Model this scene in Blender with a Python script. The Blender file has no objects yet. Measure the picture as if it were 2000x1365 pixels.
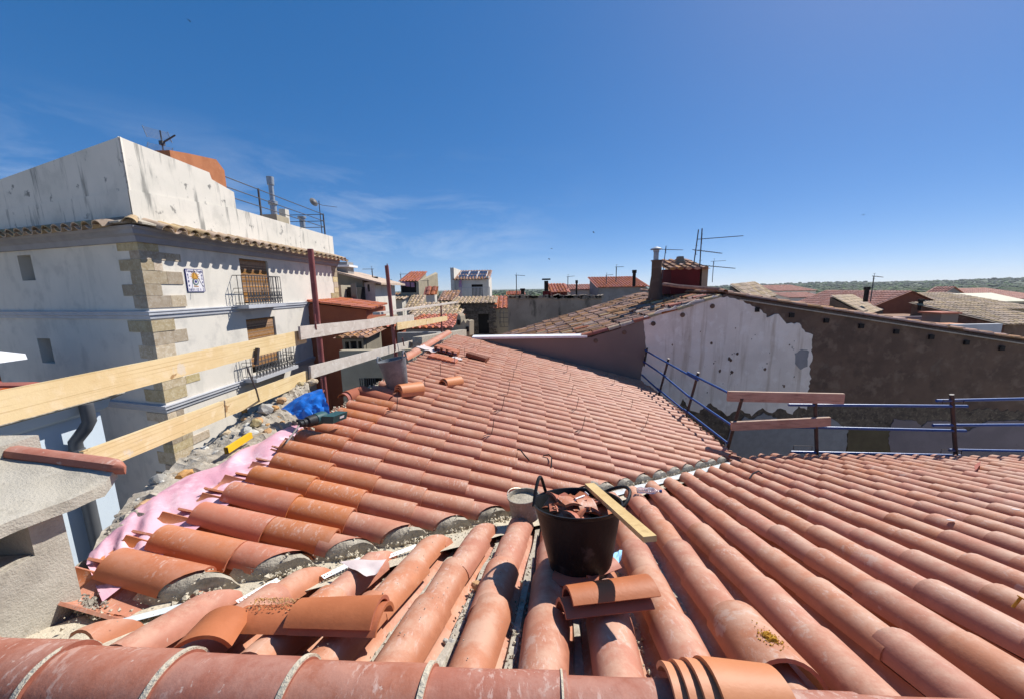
import bpy, bmesh, math, random
from mathutils import Vector, Matrix, noise
V = Vector
rad = math.radians
random.seed(7)
S = bpy.context.scene
C = S.collection

# ------------------------------------------------------------------ camera
PITCH, ROLL, FPX = rad(9.3), rad(1.0), 715.0
F_ = V((0, math.cos(PITCH), -math.sin(PITCH)))
R0 = V((1, 0, 0)); U0 = R0.cross(F_)
R_ = R0 * math.cos(ROLL) - U0 * math.sin(ROLL)
U_ = U0 * math.cos(ROLL) + R0 * math.sin(ROLL)
cam_d = bpy.data.cameras.new('camera')
cam_d.sensor_fit = 'HORIZONTAL'; cam_d.sensor_width = 36
cam_d.lens = FPX / 2000 * 36
cam_d.clip_start = .02; cam_d.clip_end = 20000
cam = bpy.data.objects.new('camera', cam_d); C.objects.link(cam)
cam.matrix_world = Matrix((R_, U_, -F_)).transposed().to_4x4()
S.camera = cam

# ------------------------------------------------------------------ light
SUN_EL, SUN_AZ = rad(46), rad(50)          # azimuth from +Y towards +X
SUN_DIR = V((math.cos(SUN_EL) * math.sin(SUN_AZ), math.cos(SUN_EL) * math.cos(SUN_AZ), math.sin(SUN_EL)))
sd = bpy.data.lights.new('sun', 'SUN'); sd.energy = 4.1; sd.angle = rad(.53); sd.color = (1, .965, .905)
sun = bpy.data.objects.new('sun', sd); C.objects.link(sun)
sun.rotation_euler = (-SUN_DIR).to_track_quat('-Z', 'Y').to_euler()
W = bpy.data.worlds.new('World'); S.world = W; W.use_nodes = True
nt = W.node_tree; nt.nodes.clear()
def wn(t, **k):
    n = nt.nodes.new(t)
    for a, b in k.items(): setattr(n, a, b)
    return n
sky = wn('ShaderNodeTexSky', sky_type='NISHITA', sun_disc=False, sun_elevation=SUN_EL, sun_rotation=SUN_AZ,
         altitude=0, air_density=.5, dust_density=.16, ozone_density=1.2)
tc = wn('ShaderNodeTexCoord')
# thin high cloud: streaky noise in the sky direction, only low over the horizon
mp = wn('ShaderNodeMapping'); mp.inputs['Scale'].default_value = (1.7, 1.7, 7.0); mp.inputs['Rotation'].default_value = (.12, .1, .3)
nt.links.new(tc.outputs['Generated'], mp.inputs['Vector'])
nz = wn('ShaderNodeTexNoise'); nz.inputs['Scale'].default_value = 2.2; nz.inputs['Detail'].default_value = 7; nz.inputs['Roughness'].default_value = .62; nz.inputs['Distortion'].default_value = .5
nt.links.new(mp.outputs['Vector'], nz.inputs['Vector'])
mr = wn('ShaderNodeMapRange'); mr.inputs['From Min'].default_value = .47; mr.inputs['From Max'].default_value = .80; mr.inputs['To Max'].default_value = .42
nt.links.new(nz.outputs['Fac'], mr.inputs['Value'])
sx = wn('ShaderNodeSeparateXYZ'); nt.links.new(tc.outputs['Generated'], sx.inputs['Vector'])
band = wn('ShaderNodeMapRange'); band.inputs['From Min'].default_value = .34; band.inputs['From Max'].default_value = .15
nt.links.new(sx.outputs['Z'], band.inputs['Value'])
west = wn('ShaderNodeMapRange'); west.inputs['From Min'].default_value = .25; west.inputs['From Max'].default_value = -.25
nt.links.new(sx.outputs['X'], west.inputs['Value'])
m1 = wn('ShaderNodeMath', operation='MULTIPLY'); m2 = wn('ShaderNodeMath', operation='MULTIPLY')
nt.links.new(mr.outputs[0], m1.inputs[0]); nt.links.new(band.outputs[0], m1.inputs[1])
nt.links.new(m1.outputs[0], m2.inputs[0]); nt.links.new(west.outputs[0], m2.inputs[1])
mx = wn('ShaderNodeMixRGB'); mx.inputs['Color2'].default_value = (3.6, 3.9, 4.2, 1)
nt.links.new(m2.outputs[0], mx.inputs['Fac'])
hs = wn('ShaderNodeHueSaturation'); hs.inputs['Saturation'].default_value = 1.7
gm = wn('ShaderNodeGamma'); gm.inputs['Gamma'].default_value = .55; nt.links.new(sky.outputs['Color'], gm.inputs['Color'])
tn = wn('ShaderNodeMixRGB', blend_type='MULTIPLY'); tn.inputs['Fac'].default_value = 1; tn.inputs['Color2'].default_value = (1.0, 1.03, 1.14, 1)
nt.links.new(gm.outputs['Color'], tn.inputs['Color1']); nt.links.new(tn.outputs['Color'], hs.inputs['Color']); nt.links.new(hs.outputs['Color'], mx.inputs['Color1'])
bg = wn('ShaderNodeBackground'); bg.inputs['Strength'].default_value = .15
wo = wn('ShaderNodeOutputWorld')
nt.links.new(mx.outputs['Color'], bg.inputs['Color']); nt.links.new(bg.outputs[0], wo.inputs[0])
vs = S.view_settings
vs.view_transform = 'Standard'; vs.look = 'None'; vs.gamma = 1; vs.use_curve_mapping = False
vs.exposure = 0.68
S.cycles.max_bounces = 6; S.cycles.diffuse_bounces = 4; S.cycles.glossy_bounces = 2
S.cycles.transmission_bounces = 6; S.cycles.transparent_max_bounces = 8; S.cycles.sample_clamp_indirect = 6

# ------------------------------------------------------------------ where things stand: rays of a survey from the camera point
def ray(px, py):
    return F_ + R_ * ((px - 1000) / FPX) + U_ * ((682.5 - py) / FPX)
def atx(px, py, x): d = ray(px, py); return d * (x / d.x)
def aty(px, py, y): d = ray(px, py); return d * (y / d.y)
def atz(px, py, z): d = ray(px, py); return d * (z / d.z)
PA = (-.87, -.008, -.3223)        # crest plane of the near roof: z = c + gx x + gy y
PB = (-1.7697, -.2646, .0115)     # crest plane of the far roof
def onpl(px, py, P):
    d = ray(px, py); return d * (P[0] / (d.z - P[1] * d.x - P[2] * d.y))
def zpl(P, x, y): return P[0] + P[1] * x + P[2] * y
def onv(px, py, o, n):            # vertical plane through o with plan normal n
    d = ray(px, py); return d * ((o[0] * n[0] + o[1] * n[1]) / (d.x * n[0] + d.y * n[1]))

# ------------------------------------------------------------------ materials
def mk(name, cols, sc=1.5, rough=.85, bump=.25, bsc=35, spots=(), rnd=0, dust=None, metal=0, spec=.25, hue=0, contrast=(.35, .65), alpha=None, trans=0, bands=None):
    m = bpy.data.materials.new(name); m.use_nodes = True
    t = m.node_tree; b = t.nodes['Principled BSDF']; L = t.links.new
    def n(ty, **k):
        q = t.nodes.new(ty)
        for a, v in k.items():
            if a in q.inputs: q.inputs[a].default_value = v
            else: setattr(q, a, v)
        return q
    geo = n('ShaderNodeNewGeometry')
    pos = geo.outputs['Position']
    def nz(scale, detail=5, stretch=None, off=0, rgh=.6):
        q = n('ShaderNodeTexNoise'); q.inputs['Scale'].default_value = scale; q.inputs['Detail'].default_value = detail; q.inputs['Roughness'].default_value = rgh
        if stretch or off:
            mp = n('ShaderNodeMapping'); mp.inputs['Scale'].default_value = stretch or (1, 1, 1); mp.inputs['Location'].default_value = (off, off * 1.7, off * .3)
            L(pos, mp.inputs['Vector']); L(mp.outputs[0], q.inputs['Vector'])
        else: L(pos, q.inputs['Vector'])
        return q.outputs['Fac']
    def rng(src, a, bb, lo=0, hi=1):
        q = n('ShaderNodeMapRange'); q.interpolation_type = 'SMOOTHSTEP'
        q.inputs['From Min'].default_value = a; q.inputs['From Max'].default_value = bb; q.inputs['To Min'].default_value = lo; q.inputs['To Max'].default_value = hi
        L(src, q.inputs['Value']); return q.outputs[0]
    def mul(a, bb):
        q = n('ShaderNodeMath', operation='MULTIPLY'); L(a, q.inputs[0])
        if isinstance(bb, (int, float)): q.inputs[1].default_value = bb
        else: L(bb, q.inputs[1])
        return q.outputs[0]
    def mix(fac, c1, c2):
        q = n('ShaderNodeMixRGB'); L(fac, q.inputs[0])
        for i, c in ((1, c1), (2, c2)):
            if isinstance(c, tuple): q.inputs[i].default_value = (*c, 1)
            else: L(c, q.inputs[i])
        return q.outputs[0]
    col = mix(rng(nz(sc), *contrast), cols[0], cols[1 % len(cols)])
    if len(cols) > 2: col = mix(rng(nz(sc * 3.1, off=9), .5, .68), col, cols[2])
    if rnd or hue:
        oi = n('ShaderNodeObjectInfo')
        ad = n('ShaderNodeMath', operation='ADD'); L(oi.outputs['Random'], ad.inputs[0]); L(geo.outputs['Random Per Island'], ad.inputs[1])
        fr = n('ShaderNodeMath', operation='FRACT'); L(ad.outputs[0], fr.inputs[0])
        h = n('ShaderNodeHueSaturation'); L(col, h.inputs['Color'])
        L(rng(fr.outputs[0], 0, 1, 1 - rnd, 1 + rnd), h.inputs['Value'])
        m7 = n('ShaderNodeMath', operation='MULTIPLY'); L(fr.outputs[0], m7.inputs[0]); m7.inputs[1].default_value = 7.31
        f7 = n('ShaderNodeMath', operation='FRACT'); L(m7.outputs[0], f7.inputs[0])
        L(rng(f7.outputs[0], 0, 1, .5 - hue, .5 + hue), h.inputs['Hue'])
        L(rng(f7.outputs[0], 0, 1, 1 - rnd * .8, 1 + rnd * .6), h.inputs['Saturation'])
        col = h.outputs['Color']
    if bands:
        wv = n('ShaderNodeTexWave', wave_type='BANDS', bands_direction=bands[0]); wv.inputs['Scale'].default_value = bands[1]; wv.inputs['Distortion'].default_value = bands[3] if len(bands) > 3 else 1.5
        wv.inputs['Detail'].default_value = 3; L(pos, wv.inputs['Vector'])
        col = mix(rng(wv.outputs['Fac'], .2, .9, 0, .8), col, bands[2])
    for sp in spots:
        c, s, lo, hi, am = sp[:5]; st = sp[5] if len(sp) > 5 else None
        col = mix(rng(nz(s, 6, st, off=s * 3.3), lo, hi, 0, am), col, c)
    if dust:
        sep = n('ShaderNodeSeparateXYZ'); L(geo.outputs['Normal'], sep.inputs[0])
        up = rng(sep.outputs['Z'], .45, .98)
        k = mul(up, rng(nz(dust[2], 9, None, 0, .72), .38, .62, .08, dust[1]))
        col = mix(k, col, dust[0])
        st = mul(up, rng(nz(62, 6, (1, .25, 1), 4, .68), .53, .62, 0, .5)); st = mul(st, rng(nz(3.4, 3, off=3), .44, .58)); col = mix(st, col, (.60, .45, .385))
        sm = mul(rng(nz(7, 7, (1, 1, 1), 11, .7), .60, .66, 0, .34), rng(nz(1.3, 2, off=5), .42, .6)); col = mix(sm, col, (.58, .50, .43))
    L(col, b.inputs['Base Color'])
    b.inputs['Roughness'].default_value = rough; b.inputs['Metallic'].default_value = metal
    b.inputs['Specular IOR Level'].default_value = spec
    if trans: b.inputs['Transmission Weight'].default_value = trans
    if alpha is not None: b.inputs['Alpha'].default_value = alpha
    if bump:
        bp = n('ShaderNodeBump'); bp.inputs['Strength'].default_value = bump; bp.inputs['Distance'].default_value = .01
        L(nz(bsc, 4), bp.inputs['Height']); L(bp.outputs[0], b.inputs['Normal'])
    return m
X = {}
def defmats():
    d = X
    d['tileA'] = mk('dusty_terracotta', [(.44, .170, .094), (.39, .146, .080), (.47, .19, .108)], 3, .62, .12, 60, rnd=.07, hue=.004, dust=((.54, .335, .235), .8, 6), spec=.35,
                    spots=[((.55, .45, .38), 26, .70, .74, .55), ((.22, .075, .05), 9, .62, .75, .35)])
    d['tileR'] = mk('ridge_terracotta', [(.33, .108, .06), (.29, .092, .052), (.36, .13, .078)], 4, .6, .15, 80, rnd=.04, hue=.003, dust=((.46, .26, .20), .5, 7), spec=.35, spots=[((.62, .54, .46), 34, .66, .70, .6), ((.20, .07, .045), 11, .6, .72, .4), ((.55, .40, .33), 13, .62, .66, .5, (1, .35, 1))])
    d['tileB'] = mk('new_terracotta', [(.43, .16, .09), (.39, .14, .078), (.46, .185, .11)], 2, .6, .1, 60, rnd=.04, hue=.003, dust=((.52, .305, .205), .6, 5), spec=.35,
                    spots=[((.58, .47, .40), 24, .72, .75, .5)])
    d['tileOrange'] = mk('fresh_orange_terracotta', [(.44, .135, .05), (.47, .155, .062)], 4, .55, .1, 60, rnd=.08, hue=.006, dust=((.50, .27, .19), .45, 9), spec=.4,
                    spots=[((.58, .43, .33), 22, .68, .74, .5)])
    d['tileLoose'] = mk('clean_terracotta', [(.38, .118, .055), (.43, .14, .068)], 6, .55, .1, 60, rnd=.07, hue=.005, spec=.35, spots=[((.55, .42, .33), 30, .68, .74, .35)])
    d['tilePeach'] = mk('peach_terracotta', [(.52, .20, .085), (.56, .225, .10)], 5, .55, .08, 60, rnd=.05, spec=.35)
    d['tileOld'] = mk('weathered_terracotta', [(.34, .18, .11), (.26, .15, .10), (.43, .215, .125)], 4, .9, .4, 40, rnd=.35, hue=.012, spots=[((.10, .085, .065), 7, .5, .72, .6), ((.40, .32, .22), 14, .62, .72, .5)])
    d['tileBuff'] = mk('buff_terracotta', [(.43, .31, .195), (.35, .25, .16), (.5, .385, .26)], 4, .9, .3, 40, rnd=.25, hue=.01, spots=[((.14, .12, .09), 9, .55, .75, .6)])
    d['tileBrown'] = mk('brown_clay', [(.22, .085, .05), (.26, .105, .062)], 6, .7, .2, 50, rnd=.06)
    d['tileRed'] = mk('red_roof_terracotta', [(.42, .13, .07), (.36, .11, .06)], 3, .85, .2, 40, rnd=.18, hue=.01, spots=[((.2, .11, .08), 5, .55, .75, .4)])
    d['tilePink'] = mk('pink_roof_terracotta', [(.48, .24, .18), (.42, .19, .14)], 3, .85, .2, 40, rnd=.15)
    d['mortar'] = mk('grey_mortar', [(.42, .37, .30), (.34, .30, .24), (.50, .46, .38)], 9, .95, .9, 55, spots=[((.22, .19, .15), 16, .58, .7, .6)])
    d['plug'] = mk('dark_fresh_mortar', [(.36, .315, .245), (.44, .39, .305)], 12, .95, 1.0, 60, spots=[((.15, .13, .10), 9, .52, .66, .6)])
    d['render'] = mk('rough_cement_render', [(.40, .36, .29), (.44, .40, .33), (.35, .315, .255)], 5, .95, .55, 110, spots=[((.24, .21, .17), 2.2, .5, .7, .5)])
    d['flash'] = mk('pale_flashing', [(.62, .64, .64), (.5, .54, .56)], 4, .7, .15, 30, spots=[((.45, .40, .33), 7, .5, .65, .75)])
    d['rubble'] = mk('rubble_mortar', [(.40, .35, .28), (.30, .26, .205), (.46, .42, .35)], 7, .95, 1.0, 28, spots=[((.16, .13, .10), 11, .56, .68, .7), ((.42, .29, .15), 5, .6, .7, .5)])
    d['stone'] = mk('sandstone', [(.50, .405, .265), (.40, .305, .18), (.54, .465, .335)], 6, .9, .6, 25, rnd=.28, hue=.012, spots=[((.25, .19, .12), 8, .58, .72, .5)])
    d['limestone'] = mk('limestone', [(.46, .44, .39), (.38, .36, .32)], 6, .9, .6, 30, rnd=.2)
    d['orangestone'] = mk('orange_stone', [(.5, .27, .10), (.42, .25, .12)], 12, .9, .8, 40, rnd=.15)
    d['white'] = mk('limewashed_wall', [(.69, .635, .55), (.63, .585, .51)], .8, .9, .2, 25, spots=[((.46, .43, .385), 1.6, .52, .68, .5), ((.5, .47, .41), 3, .54, .66, .4, (1, 1, .2)), ((.36, .33, .29), .9, .58, .70, .35)])
    d['white_stained'] = mk('mould_streaked_parapet', [(.69, .64, .56), (.63, .59, .515)], .8, .9, .25, 25,
                    spots=[((.13, .13, .12), 1.9, .55, .70, .72, (2.2, 2.2, .25)), ((.10, .10, .095), 2.6, .62, .69, .75), ((.42, .40, .35), 1.2, .5, .7, .4)])
    d['band'] = mk('blue_grey_moulding', [(.30, .295, .31), (.26, .255, .275)], 2, .7, .15, 30)
    d['bandlight'] = mk('pale_blue_moulding', [(.48, .485, .51), (.42, .425, .45)], 2, .7, .15, 30)
    d['blue_white'] = mk('pale_blue_wall', [(.60, .68, .75), (.55, .63, .71)], 1.2, .85, .15, 25)
    d['pine'] = mk('fresh_pine_board', [(.70, .545, .30), (.64, .475, .24), (.72, .57, .34)], 3, .6, .15, 50, spots=[((.42, .27, .11), 1, .52, .66, .5, (22, .9, 70)), ((.30, .16, .055), 6, .655, .685, .8, (1, .8, 1.3)), ((.42, .24, .085), 9, .69, .74, .7), ((.5, .36, .16), 14, .56, .7, .35, (.15, .15, 2.5)), ((.60, .56, .50), 4, .63, .68, .55)])
    d['greywood'] = mk('cement_grey_board', [(.54, .48, .42), (.46, .40, .345), (.58, .53, .475)], 4, .9, .5, 40, spots=[((.3, .25, .2), 12, .58, .7, .5, (.2, .2, 2)), ((.24, .19, .14), 22, .66, .72, .6)])
    d['pinkwood'] = mk('pinkish_board', [(.50, .36, .275), (.43, .30, .225)], 5, .85, .3, 40, spots=[((.22, .13, .10), 1, .5, .65, .6, (1.2, 20, 60)), ((.2, .10, .08), 14, .6, .7, .5, (.2, 2, 2))])
    d['batten'] = mk('timber_batten', [(.60, .43, .20), (.52, .35, .15)], 8, .75, .3, 60, spots=[((.36, .22, .09), 18, .58, .68, .5)])
    d['post'] = mk('red_oxide_post', [(.24, .07, .062), (.19, .055, .05)], 6, .6, .25, 40, spots=[((.36, .18, .14), 14, .6, .7, .5)], spec=.4)
    d['bluetube'] = mk('blue_scaffold_tube', [(.022, .085, .30), (.018, .07, .24)], 6, .35, .1, 40, spots=[((.2, .2, .25), 20, .66, .72, .6)], spec=.6)
    d['darksteel'] = mk('dark_steel', [(.045, .038, .04), (.07, .055, .05)], 9, .55, .15, 40, metal=.3, spec=.5)
    d['iron'] = mk('wrought_iron', [(.05, .05, .055), (.08, .08, .085)], 9, .55, .1, 40, spec=.4)
    d['pink'] = mk('pink_membrane', [(.68, .40, .46), (.60, .30, .37), (.74, .50, .55)], 2.2, .8, .18, 70, spots=[((.52, .20, .27), 4, .58, .72, .45)])
    d['tarp'] = mk('blue_tarpaulin', [(.015, .17, .62), (.012, .14, .52)], 5, .45, .3, 25, spec=.4)
    d['black'] = mk('black_rubber', [(.007, .007, .008), (.011, .011, .012)], 6, .5, .2, 30, spec=.22, spots=[((.10, .09, .08), 9, .6, .72, .45)])
    d['greytub'] = mk('mortar_grey_rubber', [(.13, .14, .155), (.20, .21, .225)], 7, .7, .3, 40, spots=[((.32, .31, .29), 13, .58, .7, .55)])
    d['wetmortar'] = mk('dried_mortar_bucket', [(.33, .29, .23), (.26, .23, .185), (.40, .36, .30)], 12, .9, .6, 60)
    d['yellow'] = mk('yellow_plastic', [(.74, .47, .02), (.68, .42, .02)], 5, .5, .1, 40)
    d['foam'] = mk('yellow_foam', [(.62, .36, .05), (.52, .27, .03)], 20, .9, .8, 60)
    d['drill'] = mk('teal_tool_body', [(.028, .085, .088), (.022, .065, .07)], 6, .5, .15, 50, spots=[((.22, .20, .17), 20, .64, .72, .35)])
    d['drillblack'] = mk('black_tool_grip', [(.018, .018, .02), (.03, .03, .032)], 9, .55, .2, 60, spots=[((.24, .21, .18), 22, .64, .72, .4)])
    d['steel'] = mk('worn_steel', [(.45, .40, .33), (.36, .32, .27)], 12, .4, .1, 60, metal=.7, spec=.5)
    d['plastic'] = mk('clear_plastic', [(.86, .86, .93), (.78, .78, .88)], 10, .15, .4, 60, trans=.75, spec=.5)
    d['bluepaper'] = mk('pale_blue_paper', [(.30, .55, .78), (.34, .60, .82)], 9, .8, .1, 40)
    d['label'] = mk('white_plastic', [(.8, .8, .8), (.72, .72, .73)], 9, .5, .05, 40)
    d['paper'] = mk('white_insulation', [(.62, .53, .50), (.55, .45, .43)], 6, .8, .2, 40)
    d['brown_wall'] = mk('brown_earth_render', [(.165, .107, .076), (.115, .077, .057), (.20, .138, .10)], 1.1, .95, .6, 14, spots=[((.065, .05, .04), 1.7, .54, .72, .6), ((.19, .155, .12), 2.4, .60, .74, .5)])
    d['rubble_wall'] = mk('exposed_rubble_wall', [(.15, .115, .085), (.09, .07, .055), (.22, .175, .12)], 5, .95, 1.0, 9, spots=[((.05, .04, .032), 5, .54, .66, .7)])
    d['lime_wall'] = mk('old_lime_plaster', [(.86, .765, .665), (.76, .67, .58), (.88, .80, .71)], 1.2, .92, .25, 20, spots=[((.17, .13, .10), 5.5, .69, .73, .85), ((.44, .33, .23), 2, .52, .68, .6, (1.6, 1.6, .14)), ((.30, .25, .22), 9, .68, .74, .6)])
    d['pink_wall'] = mk('pinkish_brown_render', [(.235, .182, .155), (.205, .16, .138)], .9, .92, .2, 25, spots=[((.27, .20, .185), 2.5, .6, .75, .4)])
    d['lilac_wall'] = mk('lilac_grey_plaster', [(.235, .195, .20), (.20, .165, .17)], 1.4, .92, .3, 20, spots=[((.10, .08, .07), 8, .66, .72, .7)])
    d['olive_wall'] = mk('olive_earth_patch', [(.135, .105, .06), (.11, .085, .05)], 3, .95, .8, 20)
    d['grey_patch'] = mk('grey_cement_patch', [(.30, .29, .29), (.26, .25, .25)], 5, .9, .3, 30)
    d['rust_wall'] = mk('rust_orange_render', [(.42, .165, .075), (.36, .135, .06)], 3, .9, .6, 30, spots=[((.5, .24, .13), 7, .58, .7, .5)])
    d['red_wall'] = mk('brick_red_render', [(.30, .095, .05), (.26, .08, .045)], 2, .9, .2, 25)
    d['crimson'] = mk('crimson_paint', [(.13, .014, .013), (.10, .012, .011)], 3, .8, .2, 25)
    d['beige_wall'] = mk('beige_render', [(.42, .36, .26), (.36, .305, .22)], 1.5, .92, .3, 25, spots=[((.25, .21, .15), 3, .56, .72, .5, (1, 1, .3))])
    d['khaki_wall'] = mk('khaki_render', [(.24, .21, .16), (.20, .175, .135)], 1.5, .92, .3, 25, spots=[((.14, .12, .09), 3, .56, .72, .5)])
    d['grey_wall'] = mk('grey_render', [(.30, .285, .27), (.25, .24, .225)], 1.5, .92, .3, 25, spots=[((.14, .13, .12), 2.4, .54, .72, .6, (1, 1, .3))])
    d['moss_wall'] = mk('mossy_parapet_wall', [(.42, .345, .26), (.33, .27, .205)], 1.2, .95, .5, 12, spots=[((.05, .048, .035), 1.6, .5, .68, .8, (1, 1, .35))])
    d['creamjoint'] = mk('cream_mortar', [(.56, .49, .37), (.48, .42, .32)], 14, .95, .9, 70)
    d['cream'] = mk('cream_panel', [(.62, .58, .42), (.56, .52, .38)], 2, .7, .1, 25)
    d['orange_deck'] = mk('orange_terrace', [(.50, .235, .12), (.45, .20, .10)], 2, .85, .2, 25)
    d['stonewall'] = mk('dark_rubble_stone', [(.16, .13, .10), (.11, .09, .07), (.24, .20, .155)], 5, .95, 1.0, 8, rnd=.25, spots=[((.06, .05, .04), 6, .5, .62, .8)])
    d['dark'] = mk('dark_interior', [(.018, .016, .015), (.025, .022, .02)], 3, .9, .1, 20)
    d['glass'] = mk('window_glass', [(.05, .06, .075), (.07, .08, .095)], 2, .08, 0, 20, spec=.7)
    d['frame'] = mk('painted_frame', [(.55, .53, .5), (.5, .48, .45)], 3, .6, .1, 30)
    d['blind'] = mk('wood_slat_blind', [(.33, .17, .065), (.27, .13, .05), (.40, .23, .095)], 12, .75, .3, 40, rnd=.3)
    d['ceramic'] = mk('glazed_ceramic', [(.74, .71, .72), (.70, .66, .68)], 6, .3, .05, 30)
    d['navy'] = mk('navy_glaze', [(.035, .04, .17), (.05, .05, .2)], 6, .3, 0, 30)
    d['ochre'] = mk('ochre_glaze', [(.62, .32, .05), (.55, .26, .05)], 6, .3, 0, 30)
    d['sage'] = mk('grey_green_glaze', [(.10, .16, .15), (.2, .25, .22)], 20, .3, 0, 30)
    d['galv'] = mk('galvanised_steel', [(.40, .42, .44), (.32, .34, .36)], 8, .45, .1, 30, metal=.6)
    d['pipe'] = mk('dark_grey_pvc', [(.085, .09, .10), (.11, .115, .125)], 4, .45, .05, 30, spec=.45)
    d['panel'] = mk('solar_cell', [(.02, .028, .06), (.03, .04, .075)], 3, .35, 0, 20, spec=.35)
    d['cloth'] = mk('laundry_cloth', [(.45, .16, .2), (.38, .22, .38), (.5, .5, .55)], 6, .9, .1, 20)
    d['land'] = mk('orchard_land', [(.05, .072, .028), (.075, .085, .038), (.04, .06, .024)], .012, .95, 0, 20, spots=[((.20, .17, .11), .02, .64, .70, .5)])
    d['earth'] = mk('town_bounce_ground', [(.46, .40, .31), (.40, .345, .265)], .6, .95, .3, 10)
    d['leaf'] = mk('orchard_foliage', [(.055, .085, .027), (.085, .115, .04)], .3, .9, 0, 20, rnd=.5, hue=.02)
    d['leafdark'] = mk('dark_foliage', [(.04, .062, .025), (.055, .08, .032)], .3, .9, 0, 20, rnd=.35, hue=.015)
    d['bird'] = mk('dark_plumage', [(.02, .018, .018), (.03, .027, .025)], 9, .8, 0, 20)
defmats()

# ------------------------------------------------------------------ mesh building
class MB:
    def __init__(s): s.v = []; s.f = []
    def add(s, vs, fs):
        o = len(s.v); s.v += [V(q) for q in vs]; s.f += [tuple(o + i for i in f) for f in fs]; return s
    def hexa(s, a, b):            # two loops of 4 points
        return s.prism(a, b)
    def prism(s, a, b):           # two loops of n points, closed
        n = len(a)
        fs = [tuple(range(n))[::-1], tuple(range(n, 2 * n))]
        fs += [(i, (i + 1) % n, n + (i + 1) % n, n + i) for i in range(n)]
        return s.add(list(a) + list(b), fs)
    def box(s, c, size, rot=None):
        x, y, z = [q / 2 for q in size]; c = V(c)
        p = [V((i * x, j * y, k * z)) for k in (-1, 1) for i, j in ((-1, -1), (1, -1), (1, 1), (-1, 1))]
        if rot is not None: p = [rot @ q for q in p]
        p = [q + c for q in p]
        return s.prism(p[:4], p[4:])
    def bar(s, a, b, w, h, up=(0, 0, 1)):      # rectangular bar a->b, w across, h along up
        a, b = V(a), V(b); d = (b - a).normalized(); sd = d.cross(V(up))
        if sd.length < 1e-4: sd = d.cross(V((1, 0, 0)))
        sd.normalize(); u = sd.cross(d)
        L = [(sd * i * w / 2 + u * j * h / 2) for i, j in ((-1, -1), (1, -1), (1, 1), (-1, 1))]
        return s.prism([a + q for q in L], [b + q for q in L])
    def tube(s, pts, r, n=6):
        pts = [V(p) for p in pts]; rs = r if isinstance(r, (list, tuple)) else [r] * len(pts)
        vs = []; m = len(pts); prev = None
        for i, p in enumerate(pts):
            d = (pts[min(i + 1, m - 1)] - pts[max(i - 1, 0)]).normalized()
            a = d.orthogonal() if prev is None else (prev - d * prev.dot(d))
            if a.length < 1e-5: a = d.orthogonal()
            a.normalize(); prev = a; b = d.cross(a)
            vs += [p + (a * math.cos(2 * math.pi * k / n) + b * math.sin(2 * math.pi * k / n)) * rs[i] for k in range(n)]
        fs = [(i * n + k, i * n + (k + 1) % n, (i + 1) * n + (k + 1) % n, (i + 1) * n + k) for i in range(m - 1) for k in range(n)]
        fs += [tuple(range(n))[::-1], tuple(range((m - 1) * n, m * n))]
        return s.add(vs, fs)
    def lathe(s, prof, M=Matrix(), n=24, cap=True):
        vs = []
        for r, z in prof: vs += [M @ V((r * math.cos(2 * math.pi * k / n), r * math.sin(2 * math.pi * k / n), z)) for k in range(n)]
        m = len(prof)
        fs = [(i * n + k, i * n + (k + 1) % n, (i + 1) * n + (k + 1) % n, (i + 1) * n + k) for i in range(m - 1) for k in range(n)]
        if cap: fs += [tuple(range(n))[::-1], tuple(range((m - 1) * n, m * n))]
        return s.add(vs, fs)
    def xf(s, M):
        s.v = [M @ q for q in s.v]; return s
    def mesh(s, name, mat, smooth=False):
        me = bpy.data.meshes.new(name); me.from_pydata([tuple(q) for q in s.v], [], s.f); me.update()
        bm = bmesh.new(); bm.from_mesh(me); bmesh.ops.recalc_face_normals(bm, faces=bm.faces); bm.to_mesh(me); bm.free()
        if mat: me.materials.append(X[mat])
        if smooth: shade(me)
        return me
    def part(s, name, mat, parent, smooth=False, **k): return link(name, s.mesh(name, mat, smooth), parent, **k)
    def thing(s, name, mat, label, cat, group=None, smooth=False, kind=None):
        me = s.mesh(name, mat, smooth)
        lo = V((sum(q.x for q in s.v) / len(s.v), sum(q.y for q in s.v) / len(s.v), min(q.z for q in s.v)))
        me.transform(Matrix.Translation(-lo))
        o = bpy.data.objects.new(name, me); C.objects.link(o); o.location = lo
        return tag(o, label, cat, group, kind)
def shade(me, ang=38):
    me.polygons.foreach_set('use_smooth', [True] * len(me.polygons))
    try: me.set_sharp_from_angle(angle=rad(ang))
    except Exception: pass
def tag(o, label=None, cat=None, group=None, kind=None):
    if label: o['label'] = label
    if cat: o['category'] = cat
    if group: o['group'] = group
    if kind: o['kind'] = kind
    return o
def T(name, label, cat, loc=(0, 0, 0), group=None):
    o = bpy.data.objects.new(name, None); C.objects.link(o); o.location = loc
    o.empty_display_size = .1
    return tag(o, label, cat, group)
def link(name, me, parent=None, M=None, label=None, kind=None):
    o = bpy.data.objects.new(name, me); C.objects.link(o)
    if M is not None: o.matrix_basis = M
    if parent is not None:
        o.parent = parent
        if parent.type == 'EMPTY': o.matrix_parent_inverse = Matrix.Translation(-parent.location)
    if label: o['label'] = label
    if kind: o['kind'] = kind
    return o
def structure(name, mb, mat, smooth=False): return link(name, mb.mesh(name, mat, smooth), None, kind='structure')
def copy_thing(root, loc, label=None, name=None):
    r = root.copy(); C.objects.link(r); r.location = loc
    if label: r['label'] = label
    for ch in list(root.children):
        c = ch.copy(); C.objects.link(c); c.parent = r
        for g in ch.children:
            h = g.copy(); C.objects.link(h); h.parent = c
    return r

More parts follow.
